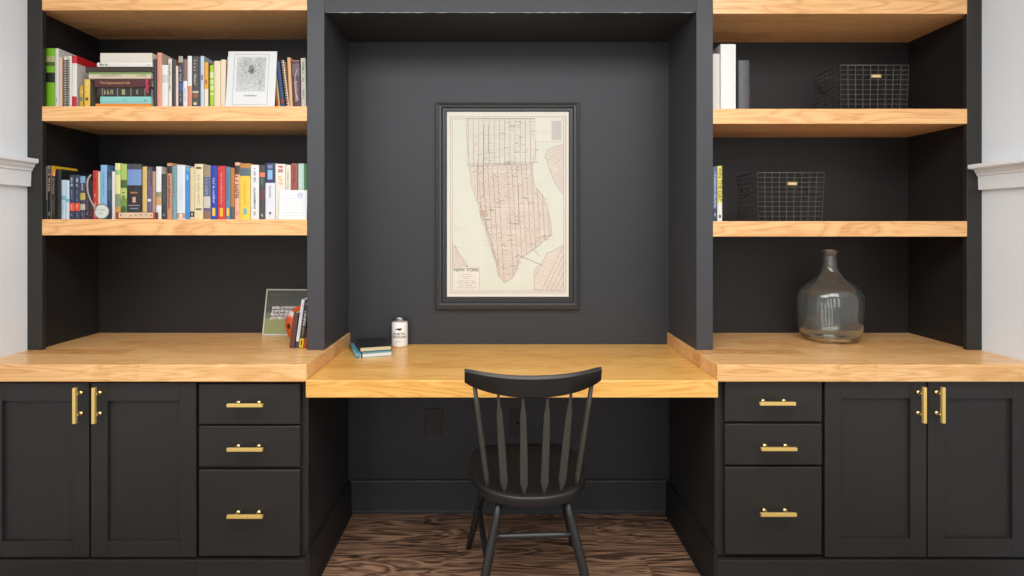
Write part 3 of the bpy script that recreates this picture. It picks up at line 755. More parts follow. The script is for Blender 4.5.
for i in range(130):
    x, z_ = r.uniform(mx0, mx1), r.uniform(mz0, mz1); a = r.choice((0.1, 1.6, .8, 2.2)) + r.uniform(-.25, .25); l = r.uniform(.02, .07)
    clipseg(x, z_, x + l * math.cos(a), z_ + l * math.sin(a), .0009, gl_)
for i in range(12):
    a = i * PI / 6 + r.uniform(-.15, .15); b = a + r.uniform(-.4, .4); q = .045
    clipseg(ccx, ccz, ccx + q * math.cos(a), ccz + q * math.sin(a), .0009, gk); clipseg(ccx + q * math.cos(a), ccz + q * math.sin(a), ccx + q * math.cos(a) + .12 * math.cos(b), ccz + q * math.sin(a) + .12 * math.sin(b), .0008, gk)
for i in range(24): clipseg(ccx + r.uniform(-.012, .012), ccz + r.uniform(-.02, .02), ccx + r.uniform(-.012, .012), ccz + r.uniform(-.02, .02), .0012, gd)
mb.marks(O + X * wP * .36 + Z * hP * .185, X, Z, wP * .27, .0052, gd, 5, .05)
mb.build('printed_map', pt, local=True)

G3 = 'books standing on the middle left shelf'
row2 = [
 (44.2, 47.2, 166, (140, 140, 136), [(200, 221, (50, 66, 60))], [(172, 190, (60, 60, 60), .5)], 'grey book with dark green foot, first on the middle left shelf', {}),
 (47.4, 51.2, 165.6, (38, 32, 30), [], [(166, 192, (226, 190, 170), .6), (212, 217, (200, 190, 180), .4)], 'black book with yellow cover top near the left end of middle shelf', {'side': (236, 196, 20), 'dep': .145}),
 (51.5, 55.0, 171, (34, 28, 26), [(171, 176, (240, 150, 110))], [(178, 196, (180, 150, 130), .5), (200, 214, (150, 120, 100), .3)], 'black book with orange-pink top beside the yellow-covered book', {}),
 (55.6, 61.0, 169.2, (28, 27, 27), [], [], 'thick plain black book left of the pale blue pair, middle left shelf', {'dep': .19}),
 (61.2, 65.4, 180, (190, 212, 226), [(196, 200, (120, 180, 200))], [(204, 210, (130, 160, 180), .3)], 'pale blue book left in the pale blue pair on the middle left shelf', {}),
 (65.6, 69.0, 180.2, (206, 222, 232), [(199, 202, (110, 190, 200))], [], 'pale blue book right in the pale blue pair, beside the navy twins', {}),
 (69.3, 74.2, 175, (44, 56, 84), [(203, 211, (238, 80, 44))], [(178, 188, (224, 226, 232), .4), (190, 201, (150, 158, 176), .3), (204.5, 209.5, (250, 200, 180), .3), (213, 217, (190, 195, 210), .3)], 'left twin of two navy books with an orange band, middle left shelf', {}),
 (74.5, 79.6, 175, (44, 56, 84), [(203, 211, (238, 80, 44))], [(178, 188, (224, 226, 232), .4), (190, 201, (150, 158, 176), .3), (204.5, 209.5, (250, 200, 180), .3), (213, 217, (190, 195, 210), .3)], 'right twin of two navy books with an orange band, middle left shelf', {}),
 (79.9, 85.0, 176.2, (58, 56, 84), [(176.2, 183, (130, 170, 206)), (193, 200, (200, 180, 90)), (204, 210, (196, 186, 170))], [(184, 192, (200, 190, 210), .5), (213, 217, (150, 150, 160), .3)], 'multicoloured blue and yellow patterned book right of the navy twins', {}),
 (85.3, 89.0, 178, (92, 56, 70), [(192, 221, (56, 40, 56))], [(180, 191, (180, 140, 150), .35), (196, 210, (150, 120, 130), .3), (213, 217, (210, 200, 200), .4)], 'dark maroon-purple book right of the multicoloured patterned book', {}),
 (89.2, 92.2, 180, (40, 30, 42), [], [(212, 217, (150, 140, 110), .4)], 'dark plum book left of the red book, behind the pale ribbon', {}),
 (92.6, 98.0, 170.6, (214, 52, 42), [], [(173, 190, (170, 30, 26), .4), (194, 199, (240, 170, 150), .35), (203, 209, (240, 190, 180), .35), (213, 217, (250, 210, 200), .3)], 'red book left of the silver medal on the middle left shelf', {}),
 (98.2, 100.2, 171.5, (206, 226, 196), [], [], 'thin pale green book between the red and light blue books', {}),
 (100.4, 106.8, 165, (140, 184, 226), [], [(172, 196, (104, 140, 190), .25)], 'tall light blue book behind the silver medal', {'side': (90, 140, 190), 'dep': .2}),
 (107.0, 111.6, 172, (52, 66, 90), [(178, 190, (70, 90, 110))], [(176, 200, (120, 140, 150), .3)], 'slate navy book right of the tall light blue book', {}),
 (111.9, 114.6, 171.5, (234, 230, 226), [], [], 'thin white book left of the yellow-green book, middle left shelf', {}),
 (114.9, 120.1, 163.2, (234, 228, 150), [(170, 175, (150, 200, 130)), (194, 207, (130, 150, 110)), (207, 221, (226, 150, 50))], [(177, 192, (240, 236, 190), .5)], 'pale yellow book with green and orange foot, middle left shelf', {}),
 (120.4, 126.6, 164, (176, 200, 100), [(180, 188, (70, 96, 50)), (190, 197, (196, 206, 120)), (199, 207, (120, 150, 70)), (207, 221, (80, 110, 70))], [(192, 214, (54, 80, 40), .5)], 'green banded book left of the wide black book', {}),
 (126.9, 141.4, 164, (38, 34, 38), [(164, 169.5, (70, 70, 76)), (169.5, 185.3, (120, 152, 200)), (209, 213, (40, 60, 50))], [(197, 202.5, (226, 170, 130), .22, 1), (192, 193.5, (180, 120, 60), .5, 1), (205, 206, (150, 140, 150), .8, 1), (208, 209, (150, 150, 160), .6, 1)], 'wide black book with sky blue upper spine behind the letter tiles', {}),
 (142.2, 146.8, 166.6, (222, 186, 110), [], [], 'plain tan book right of the wide black book', {}),
 (147.0, 151.8, 167, (104, 92, 130), [(167, 186, (86, 76, 84))], [(170, 186, (150, 140, 130), .35), (199, 201.5, (230, 230, 240), .7, 1)], 'purple-grey book right of the plain tan book', {}),
 (152.2, 155.4, 171.5, (190, 142, 120), [], [], 'thin dusty pink book right of the purple-grey book', {}),
 (155.9, 161.2, 166.6, (238, 236, 234), [(192, 197, (150, 150, 110)), (197, 205.5, (214, 170, 110))], [], 'white book with tan and green middle left of the small black book', {}),
 (161.5, 166.6, 174, (52, 58, 60), [], [(178, 204, (110, 120, 124), .3), (214, 217, (170, 170, 170), .4)], 'shorter charcoal black book left of the salmon-brown book', {}),
 (166.9, 171.7, 163, (214, 146, 108), [(166, 173.5, (44, 40, 40))], [(176, 210, (100, 60, 50), .5)], 'salmon-brown book with black top band, middle left shelf', {'side': (226, 170, 120)}),
 (172.0, 176.4, 166, (124, 160, 166), [], [(172, 200, (90, 120, 130), .3)], 'teal-grey book right of the salmon-brown book', {}),
 (176.8, 185.0, 165, (226, 232, 236), [(213.2, 218.5, (196, 150, 120))], [(214, 218, (240, 230, 220), .35, 1), (182, 200, (206, 212, 216), .2)], 'wide white book with a small face picture at its foot', {}),
 (185.2, 189.6, 166.8, (58, 142, 206), [(166.8, 171, (110, 170, 190))], [(175, 180, (150, 200, 236), .4, 1), (190, 200, (130, 190, 230), .25)], 'bright blue book right of the wide white book', {}),
 (189.9, 194.2, 167.6, (224, 206, 162), [(211.5, 217, (54, 46, 40))], [(213, 215.5, (200, 190, 160), .4, 1)], 'narrow cream book with dark square at foot, left of wide cream book', {}),
 (194.4, 203.0, 164, (234, 218, 176), [(208.4, 209.6, (214, 196, 150))], [(167, 169, (90, 80, 60), .6, 1), (174, 204, (196, 176, 130), .3), (208.5, 210, (80, 70, 56), .6, 1)], 'wide cream book with two dark marks, middle left shelf', {}),
 (203.3, 210.2, 165.4, (212, 204, 190), [(165.4, 177, (160, 144, 116)), (177, 196.5, (96, 104, 128)), (208, 211, (110, 96, 130)), (211, 219, (150, 110, 90))], [(179, 195, (170, 176, 190), .4)], 'beige book with blue-grey label left of the royal blue book', {}),
 (210.5, 217.2, 165.6, (38, 64, 168), [], [(177, 205, (190, 204, 240), .35), (208, 216, (244, 206, 40), .45, 1)], 'royal blue book with yellow mark at its foot', {}),
 (217.6, 225.3, 166, (216, 52, 54), [], [(172, 205, (246, 160, 150), .25), (208, 216.5, (246, 196, 50), .42, 1)], 'bright red book with yellow mark at its foot', {}),
 (225.7, 230.1, 167, (92, 140, 168), [], [(172, 200, (60, 100, 130), .35), (208, 216, (236, 200, 60), .6, 1)], 'steel blue book with yellow label right of the bright red book', {}),
 (230.4, 234.4, 168, (196, 124, 52), [(207, 221, (96, 92, 92))], [], 'orange-brown book with grey foot right of the steel blue book', {}),
 (234.8, 239.5, 162.4, (244, 184, 150), [(165.5, 174.5, (70, 60, 56))], [(176, 201, (80, 60, 54), .75), (212, 217, (180, 100, 80), .3)], 'tall peach book with dark lettering left of the yellow book', {}),
 (239.8, 250.2, 163.5, (248, 208, 76), [(163.5, 168, (200, 136, 70)), (168, 176, (90, 112, 120))], [(182, 206, (226, 176, 50), .25), (208.5, 214.5, (120, 190, 196), .35, 1)], 'wide yellow book with grey-blue picture at the top', {}),
 (250.7, 258.9, 165, (238, 237, 234), [], [(167, 185, (150, 150, 160), .3), (188, 209, (60, 60, 64), .26), (212, 216, (30, 30, 30), .3)], 'white book with grey lettering right of the wide yellow book', {}),
 (259.3, 264.9, 165, (76, 72, 72), [(172.5, 177, (236, 130, 90)), (177, 186, (60, 80, 70)), (190, 200, (110, 60, 70))], [(179, 185, (130, 150, 130), .4), (214, 217.5, (230, 220, 210), .4)], 'dark grey book with orange band, middle left shelf', {}),
 (265.3, 275.0, 163, (234, 235, 238), [(163, 183, (46, 60, 100))], [(170, 179.5, (150, 190, 226), .5, 1), (165, 168.5, (130, 140, 180), .5, 1), (186, 199, (120, 120, 130), .2), (212, 214.5, (50, 60, 120), .2, 1)], 'wide white book with navy picture top, middle left shelf', {}),
 (275.4, 285.2, 164, (240, 234, 220), [], [(166, 174, (190, 40, 40), .5), (176, 189, (240, 200, 120), .45)], 'cream book with red title behind the white card', {}),
 (285.5, 290.6, 165, (236, 228, 210), [], [(170, 190, (150, 140, 120), .2)], 'plain ivory book with faint lettering behind the white card', {}),
 (291.0, 297.6, 163.4, (166, 84, 76), [], [(166, 186, (120, 40, 40), .4)], 'brick red book behind the white card', {}),
 (298.2, 304.0, 163.6, (190, 220, 204), [], [(168, 190, (230, 240, 236), .4)], 'pale mint book behind the white card', {}),
 (304.3, 307.2, 163.8, (60, 128, 64), [], [], 'thin dark green book at the right end of middle left shelf', {}),
]
shelf_row(row2, z2, 219.3, ysp, G3)

# white card in front of the books
yc = PIL + .012
a = PV(279.2, 190, yc); b = PV(306.6, 219.3, yc); wc = b.x - a.x; hc = a.z - z2
cd = tag(MB().box(0, wc, 0, .0008, 0, hc, C(244, 243, 240)).build('card', None, local=True), 'white lined card with a round blue stamp leaning on the middle left shelf', 'card')
cd.location = (a.x, yc, z2 + .0004); cd.rotation_euler = (-math.radians(5), 0, 0)
mb = MB(); O = Vector((0, -.0003, 0))
for k in range(7): mb.line(O, X, Z, wc * .08, hc * (.12 + .1 * k), wc * .95, hc * (.12 + .1 * k), .0012, C(176, 178, 190))
for rr, n_ in ((.011, 20), (.007, 16)):
    for k in range(n_):
        t0, t1 = 2 * PI * k / n_, 2 * PI * (k + 1) / n_
        mb.line(O, X, Z, wc * .74 + rr * math.cos(t0), hc * .83 + rr * math.sin(t0) * .8, wc * .74 + rr * math.cos(t1), hc * .83 + rr * math.sin(t1) * .8, .0016, C(150, 165, 210))
mb.marks(O + X * (wc * .74 - .006) + Z * (hc * .83 - .0015), X, Z, .012, .003, C(120, 140, 200), 2, .1)
mb.build('stamp_and_lines', cd, local=True)

# medal with its ribbon
ym = PIL + .016; mc = PV(101.6, 212.0, ym); rad = 7.7 * (ym - CAM_Y) / F
md_ = thing('medal', 'round silver medal with a pale ribbon in front of the light blue book', 'medal', (mc.x, ym, z2 + .0004))
silver = paint('worn_silver', (206, 208, 200), .5, .12, 120, 0, .3); silver2 = paint('dark_silver', (120, 122, 116), .45, .15, 120, 0, .4)
def disc(mb, cx, cz, y0, y1, r_, mat, n_=40):
    mb.tube([(cx, y0, cz), (cx, y1, cz)], r_, mat, n_, smooth=False)
cz = z2 + .0006 + rad
mb = MB(); disc(mb, mc.x, cz, ym, ym + .004, rad * .96, silver); mb.build('disc', md_, md_.location)
mb = MB(); mb.tube([(mc.x + rad * .93 * math.cos(t), ym + .001, cz + rad * .93 * math.sin(t)) for t in [2 * PI * k / 40 for k in range(41)]], .0021, silver2, 8, False)
mb.build('rim', md_, md_.location)
mb = MB(); O = Vector((mc.x, ym - .0005, cz)); r = random.Random(9)
for a0, b0, s0, c_ in ((-.011, .003, .007, (196, 176, 110)), (.008, .004, .007, (70, 70, 66)), (-.001, .006, .005, (150, 140, 100)), (-.008, -.010, .014, (130, 130, 124))):
    mb.marks(O + X * (a0 - s0 / 2) + Z * b0, X, Z, s0 * 1.6, .0042, C(*c_), int(s0 * 1e4), .05)
mb.build('relief', md_, md_.location)
mb = MB(); rp = [PV(92.8, 175, ym + .006), PV(90.3, 179, ym + .005), PV(89.2, 184, ym + .004), PV(89.8, 192, ym + .003), PV(92.5, 200, ym + .003), PV(95.5, 205.5, ym + .003), PV(97.4, 210, ym + .003)]
rp = [Vector((p.x, p.y - .012, p.z)) for p in rp]
mb.tube(rp, .0034, C(168, 163, 154), 8, True, .25, (0, 1, 0)); mb.build('ribbon', md_, md_.location)

# letter tile rack
yr = PIL + .006
a = PV(115.6, 212.2, yr); b = PV(155.0, 219.3, yr); x0, x1, hR = a.x, b.x, a.z - z2
rk = thing('tile_rack', 'small reddish wooden rack holding a row of letter tiles', 'rack', ((x0 + x1) / 2, yr, z2 + .0003))
rw_ = paint('rack_wood', (140, 66, 40), .4, .15, 50)
mb = MB().box(x0, x1, yr, yr + .02, z2 + .0003, z2 + .0045, rw_).box(x0, x1, yr + .012, yr + .018, z2 + .0045, z2 + hR, rw_).box(x0, x0 + .007, yr, yr + .018, z2 + .0045, z2 + hR, rw_).box(x1 - .007, x1, yr, yr + .018, z2 + .0045, z2 + hR, rw_)
mb.build('rack', rk, rk.location, .0008)
tw = (x1 - x0 - .016) / 7; letters = 'AIAAMMA'
for k in range(7):
    q0 = x0 + .008 + k * tw; zc = z2 + .0048
    t_ = tag(MB().box(q0 + .0004, q0 + tw - .0004, yr + .004, yr + .0085, zc, zc + hR - .0065, C(240, 208, 170)).build('letter_tile', None, (q0 + tw / 2, yr + .006, zc), .0006),
             'cream letter tile, %s from the left in the wooden tile rack' % ('first', 'second', 'third', 'fourth', 'fifth', 'sixth', 'seventh')[k], 'tile', 'letter tiles in the wooden rack')
    mb = MB(); mb.text(letters[k], Vector((q0 + tw / 2, yr + .0036, zc + (hR - .0065) / 2)), X, Z, .0145, C(96, 60, 48)); mb.build('letter', t_, t_.location)

# ------------------------------------------------------------------ right bookcase: upright books
zr1, zr2 = RSH[0][0], RSH[1][0]
GR = 'white books at the left of the upper right shelf'
shelf_row([
 (711.5, 720.0, 53.8, (230, 222, 212), [], [], 'cream book against the pilaster on the upper right shelf', {'dep': .2, 'dy': .0}),
 (720.8, 736.0, 44.2, (240, 238, 232), [], [], 'tall thick white book on the upper right shelf', {'hard': True, 'dep': .24, 'dy': .0}),
], zr1, 108.8, ysp, GR)
# grey leather journal with tie
yj = ysp + .0
d = yj - CAM_Y; xa, xb_ = (738.8 - VX) * d / F, (750.2 - VX) * d / F; Hj = EYE - (60.3 - VY) * d / F - zr1
jr = thing('journal', 'dark grey leather journal with brown tie beside the thick white book', 'journal', ((xa + xb_) / 2, yj, zr1 + .0003))
lea = paint('grey_leather', (74, 74, 76), .5, .2, 60, .2); cord = paint('brown_leather_tie', (110, 62, 36), .6, .2, 60)
mb = MB(); w = xb_ - xa; vs = []; fs = []; n_ = 10
for z_ in (0, Hj):
    for k in range(n_ + 1):
        t = PI * k / n_; vs.append((xa + w / 2 - w / 2 * math.cos(t), yj + .008 - .008 * math.sin(t), zr1 + .0003 + z_))
for k in range(n_): fs.append((k, k + 1, n_ + 2 + k, n_ + 1 + k))
mb.faces(vs, fs, lea, True); mb.box(xa, xa + .003, yj + .008, yj + .15, zr1 + .0003, zr1 + Hj, lea); mb.box(xb_ - .003, xb_, yj + .008, yj + .15, zr1 + .0003, zr1 + Hj, lea)
mb.build('cover', jr, jr.location)
MB().box(xa + .003, xb_ - .003, yj + .009, yj + .146, zr1 + .003, zr1 + Hj - .004, PAGES).build('page_block', jr, jr.location)
mb = MB(); q = xb_ + .0022
mb.tube([(q, yj + .03, zr1 + Hj * .93), (q + .002, yj + .034, zr1 + Hj * .78), (q, yj + .02, zr1 + Hj * .62), (q, yj + .012, zr1 + Hj * .4), (q + .003, yj + .016, zr1 + Hj * .15)], .0018, cord, 8)
mb.box(q + .001, q + .003, yj + .03, yj + .075, zr1 + Hj * .5, zr1 + Hj * .86, cord)
mb.build('leather_tie', jr, jr.location)
shelf_row([
 (713.0, 717.3, 167, (96, 110, 150), [(209, 223, (60, 70, 100))], [(172, 208, (226, 232, 240), .42), (213, 217, (220, 225, 235), .4)], 'blue book with white lettering against the pilaster, middle right shelf', {'dy': .0}),
 (717.6, 722.4, 166, (238, 236, 226), [(166, 203, (238, 222, 100))], [(215, 218, (60, 60, 60), .4, 1)], 'white and yellow book with bold spine title on the middle right shelf', {'dy': .0, 'texts': [('WIN THE DAY', 184.5, (70, 64, 30), .0205)]}),
], zr2, 221.2, ysp, 'books at the left of the middle right shelf')

# ------------------------------------------------------------------ wire baskets
def basket(label, px0_, px1_, pyt, zs, yf, group):
    W = (px1_ - px0_) * (yf - CAM_Y) / F; D = .20; H = .196; x0 = P(px0_, 0, yf)[0]
    t = thing('wire_basket', label, 'basket', (x0, yf, zs + .002), group=group)
    r_ = .0009; mb = MB(); tp = .006                       # tp: taper inwards at the bottom
    def corner(u, v, z): s = tp * (1 - z / H); return Vector((u * W + (s if u < .5 else -s) * (1 if u in (0, 1) else (1 - 2 * abs(u - .5)) * 0 + abs(2 * u - 1)), v * D + (s if v < .5 else -s) * abs(2 * v - 1), z))
    def wire(p, q): mb.tube([p, q], r_, WIRE_LIT if p.y < .012 and q.y < .012 else WIRE_DARK_SHADE, 5, False)  # front wires coloured as lit, the rest as shaded
    nu, nv, nz = 9, 6, 10
    for k in range(nu + 1):
        u = k / nu
        for v in (0, 1): wire(corner(u, v, 0), corner(u, v, H))
        wire(corner(u, 0, 0.0), corner(u, 1, 0.0))
    for k in range(nv + 1):
        v = k / nv
        for u in (0, 1): wire(corner(u, v, 0), corner(u, v, H))
        wire(corner(0, v, 0.0), corner(1, v, 0.0))
    for k in range(nz):
        z_ = H * k / nz; c = [corner(0, 0, z_), corner(1, 0, z_), corner(1, 1, z_), corner(0, 1, z_)]
        for i in range(4): wire(c[i], c[(i + 1) % 4])
    mb.build('wire_mesh', t, local=True)
    mb = MB(); c = [corner(0, 0, H), corner(1, 0, H), corner(1, 1, H), corner(0, 1, H)]
    for i in range(4): mb.tube([c[i], c[(i + 1) % 4]], [.0016, .0016], WIRE_LIT if i == 0 else WIRE_DARK_SHADE, 8)
    mb.build('rim', t, local=True)
    for u in (0, 1):                                       # bail handles on the short ends
        mb = MB(); xx = u * W + (.004 if u else -.004)
        mb.tube([(xx, D * .28, H * .74), (xx + (.002 if u else -.002), D * .30, H * .58), (xx + (.003 if u else -.003), D * .5, H * .53), (xx + (.002 if u else -.002), D * .7, H * .58), (xx, D * .72, H * .74)], .0026, WIRE_DARK_SHADE, 8)
        mb.build('handle', t, local=True)
    lx, lz = W * .52, H * .77
    MB().box(lx - .021, lx + .021, -.003, -.0012, lz - .0078, lz + .0078, paint('antique_brass', (150, 126, 78), .35, .1, 60, 0, .9)).build('label_holder', t, (0, 0, 0), .001, local=True)
    MB().box(lx - .0165, lx + .0165, -.0036, -.003, lz - .0045, lz + .0045, C(232, 208, 160)).build('label_card', t, (0, 0, 0), local=True)
    return t
basket('black wire basket with brass label holder on the upper right shelf', 840.2, 909, 65, zr1, .345, 'wire baskets on the right shelves')
basket('black wire basket with brass label holder on the middle right shelf', 757.2, 824.3, 173, zr2, .350, 'wire baskets on the right shelves')

# ------------------------------------------------------------------ glass jug
yb2 = .437; gx = P(830, 0, yb2)[0]
gm = bpy.data.materials.new('green_tinted_glass'); nt, N, L, b = nodes_of(gm)
b.inputs['Base Color'].default_value = (.95, .975, .95, 1); b.inputs['Roughness'].default_value = .02; b.inputs['Transmission Weight'].default_value = 1; b.inputs['IOR'].default_value = 1.46
tc = N.new('ShaderNodeTexCoord'); no = N.new('ShaderNodeTexNoise'); no.inputs['Scale'].default_value = 9; L.new(tc.outputs['Object'], no.inputs['Vector'])
bp = N.new('ShaderNodeBump'); bp.inputs['Strength'].default_value = .12; bp.inputs['Distance'].default_value = .01; L.new(no.outputs['Fac'], bp.inputs['Height']); L.new(bp.outputs['Normal'], b.inputs['Normal'])
df = N.new('ShaderNodeBsdfDiffuse'); df.inputs[0].default_value = (.8, .84, .8, 1); mxs = N.new('ShaderNodeMixShader'); mxs.inputs[0].default_value = .022
L.new(b.outputs[0], mxs.inputs[1]); L.new(df.outputs[0], mxs.inputs[2]); L.new(mxs.outputs[0], N['Material Output'].inputs[0])
outer = [(.040, .004), (.070, .002), (.090, .003), (.104, .008), (.116, .018), (.123, .034), (.127, .060), (.130, .10), (.132, .14), (.132, .17), (.128, .195), (.117, .215), (.098, .232), (.076, .248), (.055, .266), (.041, .286), (.034, .306), (.031, .326), (.030, .350), (.030, .356), (.0345, .358), (.036, .363), (.036, .372), (.034, .377), (.029, .379)]
inner = [(max(.001, r_ - .0042), z + (.006 if z < .02 else 0)) for r_, z in outer[:-6]][::-1]
mb = MB(); prof = outer + [(.0262, .377)] + inner + [(.03, .012), (.005, .020)]
mb.lathe(prof, gm, 64, (0, 0, 0), True, False, False)
vs = mb.v; n0 = len(prof) * 64
# punt under the base closes the outer wall
mb.lathe([(.005, .014), (.03, .008), (.040, .004)], gm, 64, (0, 0, 0), True, True, False)
mb.faces([(0, 0, .020)] + [(.005 * math.cos(2 * PI * j / 64), .005 * math.sin(2 * PI * j / 64), .020) for j in range(64)], [(0, 1 + j, 1 + (j + 1) % 64) for j in range(64)], gm, True)
jug = tag(mb.build('glass_jug', None, local=True, merge=True), 'large clear greenish glass demijohn on the right countertop', 'jug')
jug.location = (gx, yb2, CT + .0003); jug.scale = (.955, .955, .997)

# ------------------------------------------------------------------ left counter: team photo, football, leaning books
yt_ = .545
a = PV(262, 334, yt_); wT, hT = .25, .203
tp_ = tag(MB().box(0, wT, 0, .004, 0, hT, C(212, 212, 200)).build('team_photo', None, local=True), 'white-bordered photo of a team on grass leaning on the left countertop', 'photo')
tp_.location = (a.x, yt_, CT + .0006); tp_.rotation_euler = (-math.radians(13), 0, math.radians(-3))
mb = MB(); O = Vector((0, -.0004, 0)); bw = .006
mb.rect(O, X, Z, bw, bw, wT - bw, hT * .36, C(150, 156, 100)); mb.rect(O, X, Z, bw, hT * .36, wT - bw, hT * .48, C(112, 122, 88)); mb.rect(O, X, Z, bw, hT * .48, wT - bw, hT - bw, C(74, 78, 70))
O2 = Vector((0, -.0007, 0)); r = random.Random(4)
for rowi in range(4):
    for k in range(15):
        x = .030 + k * .0095 + r.uniform(-.002, .002) + (.004 if rowi > 1 else 0); z_ = hT * (.34 + .075 * rowi) + r.uniform(-.002, .002)
        mb.rect(O2 + Y * (-.0001 * (4 - rowi)), X, Z, x, z_, x + .0075, z_ + .011, C(*r.choice(((226, 226, 226), (236, 230, 226), (206, 206, 210)))))
        mb.rect(O2 + Y * (-.0001 * (4 - rowi)), X, Z, x + .0018, z_ + .011, x + .0056, z_ + .0155, C(*r.choice(((150, 100, 80), (96, 60, 50), (180, 130, 104)))))
        if r.random() < .6: mb.rect(O2 + Y * (-.0001 * (4 - rowi) - .0001), X, Z, x + .002, z_ + .002, x + .0055, z_ + .006, C(*r.choice(((170, 60, 60), (60, 60, 70), (90, 80, 80)))))
for k in range(6): mb.rect(O2, X, Z, .03 + k * .03, hT * (.1 + .03 * (k % 3)), .055 + k * .03, hT * (.11 + .03 * (k % 3)), C(160, 160, 90))
mb.marks(O2 + X * .02 + Z * hT * .86, X, Z, .09, .006, C(110, 112, 104), 3)
mb.build('photograph', tp_, local=True)
# football
fo = thing('football', 'small orange-brown football with white stripe behind the leaning books', 'football', (0, 0, 0))
hide = paint('football_hide', (206, 84, 30), .5, .12, 90, .2); wht = C(238, 234, 226); blk2 = C(40, 30, 28)
mb = MB(); La, Ra = .079, .052; prof = []; N_ = 28
for k in range(N_ + 1):
    t = -1 + 2 * k / N_; prof.append((max(.0008, Ra * (1 - abs(t) ** 1.9) ** .78), La * t))
n_ = 40; vs = []; fs = []
for r_, z in prof:
    for j in range(n_): vs.append((r_ * math.cos(2 * PI * j / n_), r_ * math.sin(2 * PI * j / n_), z))
for i in range(N_):
    z_ = (prof[i][1] + prof[i + 1][1]) / 2 / La
    for j in range(n_): mb.faces([vs[i*n_+j], vs[i*n_+(j+1)%n_], vs[(i+1)*n_+(j+1)%n_], vs[(i+1)*n_+j]], [(0, 1, 2, 3)], wht if .22 < z_ < .42 else hide, True)
ball = mb.build('ball', fo, local=True, merge=True)
mb = MB()
def on_ball(t, phi, e=.0012):
    r_ = Ra * (1 - abs(t) ** 1.9) ** .78 + e; return (r_ * math.cos(phi), r_ * math.sin(phi), La * t)
for k in range(9): ph = -PI / 2 - .9 + k * .225; mb.tube([on_ball(.23, ph), on_ball(.1, ph)], .0016, wht, 6)
mb.build('laces', fo, local=True)
mb = MB(); pts = [on_ball(-.28 + q, -PI / 2 - .62 + p, .0008) for q, p in ((0, 0), (.10, .18), (.02, .34), (-.12, .42), (-.2, .25), (-.14, .02))]
mb.face(pts[::-1], blk2); mb.build('emblem', fo, local=True)['label'] = 'black emblem patch'
yf_ = .452; cpx = PV(298.5, 321.5, yf_); fo.location = (cpx.x, yf_, CT + .0765); fo.rotation_euler = (math.radians(-6), math.radians(22), 0)
# leaning books by the pilaster
GL = 'books leaning against the pilaster on the left countertop'
yl = .268; dl = yl - CAM_Y
def lean2(label, b0, b1, yt, tilt, base, bands=(), marks=(), dep=.11, texts=(), hard=False):
    return leaner(label, b0, b1, yt, tilt, base, bands, marks, y=yl, zs=CT, dep=dep, group=GL, texts=texts, hard=hard)
lean2('dark brown book leaning first in front of the football on the left countertop', 289.2, 294.0, 313, .125, (92, 56, 48), hard=True, dep=.09)
lean2('white-spined book leaning between the brown book and the black book', 295.0, 298.0, 300, .135, (226, 226, 230), bands=[(.86, 1, (60, 60, 60))], marks=[(.1, .8, (196, 196, 206), .4)])
lean2('black book with a big yellow letter at its foot leaning by the pilaster', 298.6, 303.0, 305, .135, (42, 38, 38), bands=[(.78, .99, (236, 190, 30))], marks=[(.15, .5, (220, 216, 210), .5), (.52, .74, (170, 150, 110), .35), (.82, .94, (60, 50, 30), .3, 1)])
lean2('short red book wedged between the black book and the pilaster', 303.7, 306.2, 330, .12, (172, 56, 32), bands=[(0, .45, (70, 32, 26))], marks=[(.6, .9, (230, 160, 120), .3)], dep=.10)

# ------------------------------------------------------------------ desk: notebooks, candle
ang = math.radians(21)
nb_ = thing('notebook', 'teal notebook with black elastic lying on the left of the desk', 'notebook', (-.566, .328, DT + .0003), ang)
teal = paint('teal_cover', (96, 152, 164), .55, .1, 40)
w, l, t = .142, .235, .017
mb = MB().box(0, w, 0, l, 0, .0018, teal).box(0, w, 0, l, t - .0018, t, teal)
mb.tube([(.003, 0, t / 2), (.003, l, t / 2)], t / 2, teal, 14, True, 1.0, (0, 0, 1)); mb.build('cover', nb_, local=True)
MB().box(.004, w - .004, .0025, l - .0025, .0018, t - .0018, C(238, 236, 226)).build('page_block', nb_, local=True)
el = paint('black_elastic', (22, 20, 20), .7)
mb = MB().box(.015, .020, -.0012, 0, -.0, t + .001, el).box(.015, .020, -.0012, l + .001, t, t + .001, el); mb.build('elastic_band', nb_, local=True)
n2_ = thing('notebook', 'black-covered notebook with cream pages stacked on the teal notebook', 'notebook', (-.562, .36, DT + t + .0016), ang - math.radians(2))
blkc = paint('black_notebook_cover', (32, 30, 32), .5, .1, 40)
w2, l2, t2 = .128, .19, .017
mb = MB().box(0, w2, 0, l2, 0, .0014, blkc).box(0, w2, 0, l2, t2 - .0014, t2, blkc).box(0, .0016, 0, l2, .0014, t2 - .0014, blkc); mb.build('cover', n2_, local=True)
MB().box(.0016, w2 - .003, .001, l2 - .002, .0014, t2 - .0014, C(230, 206, 160)).build('page_block', n2_, local=True)
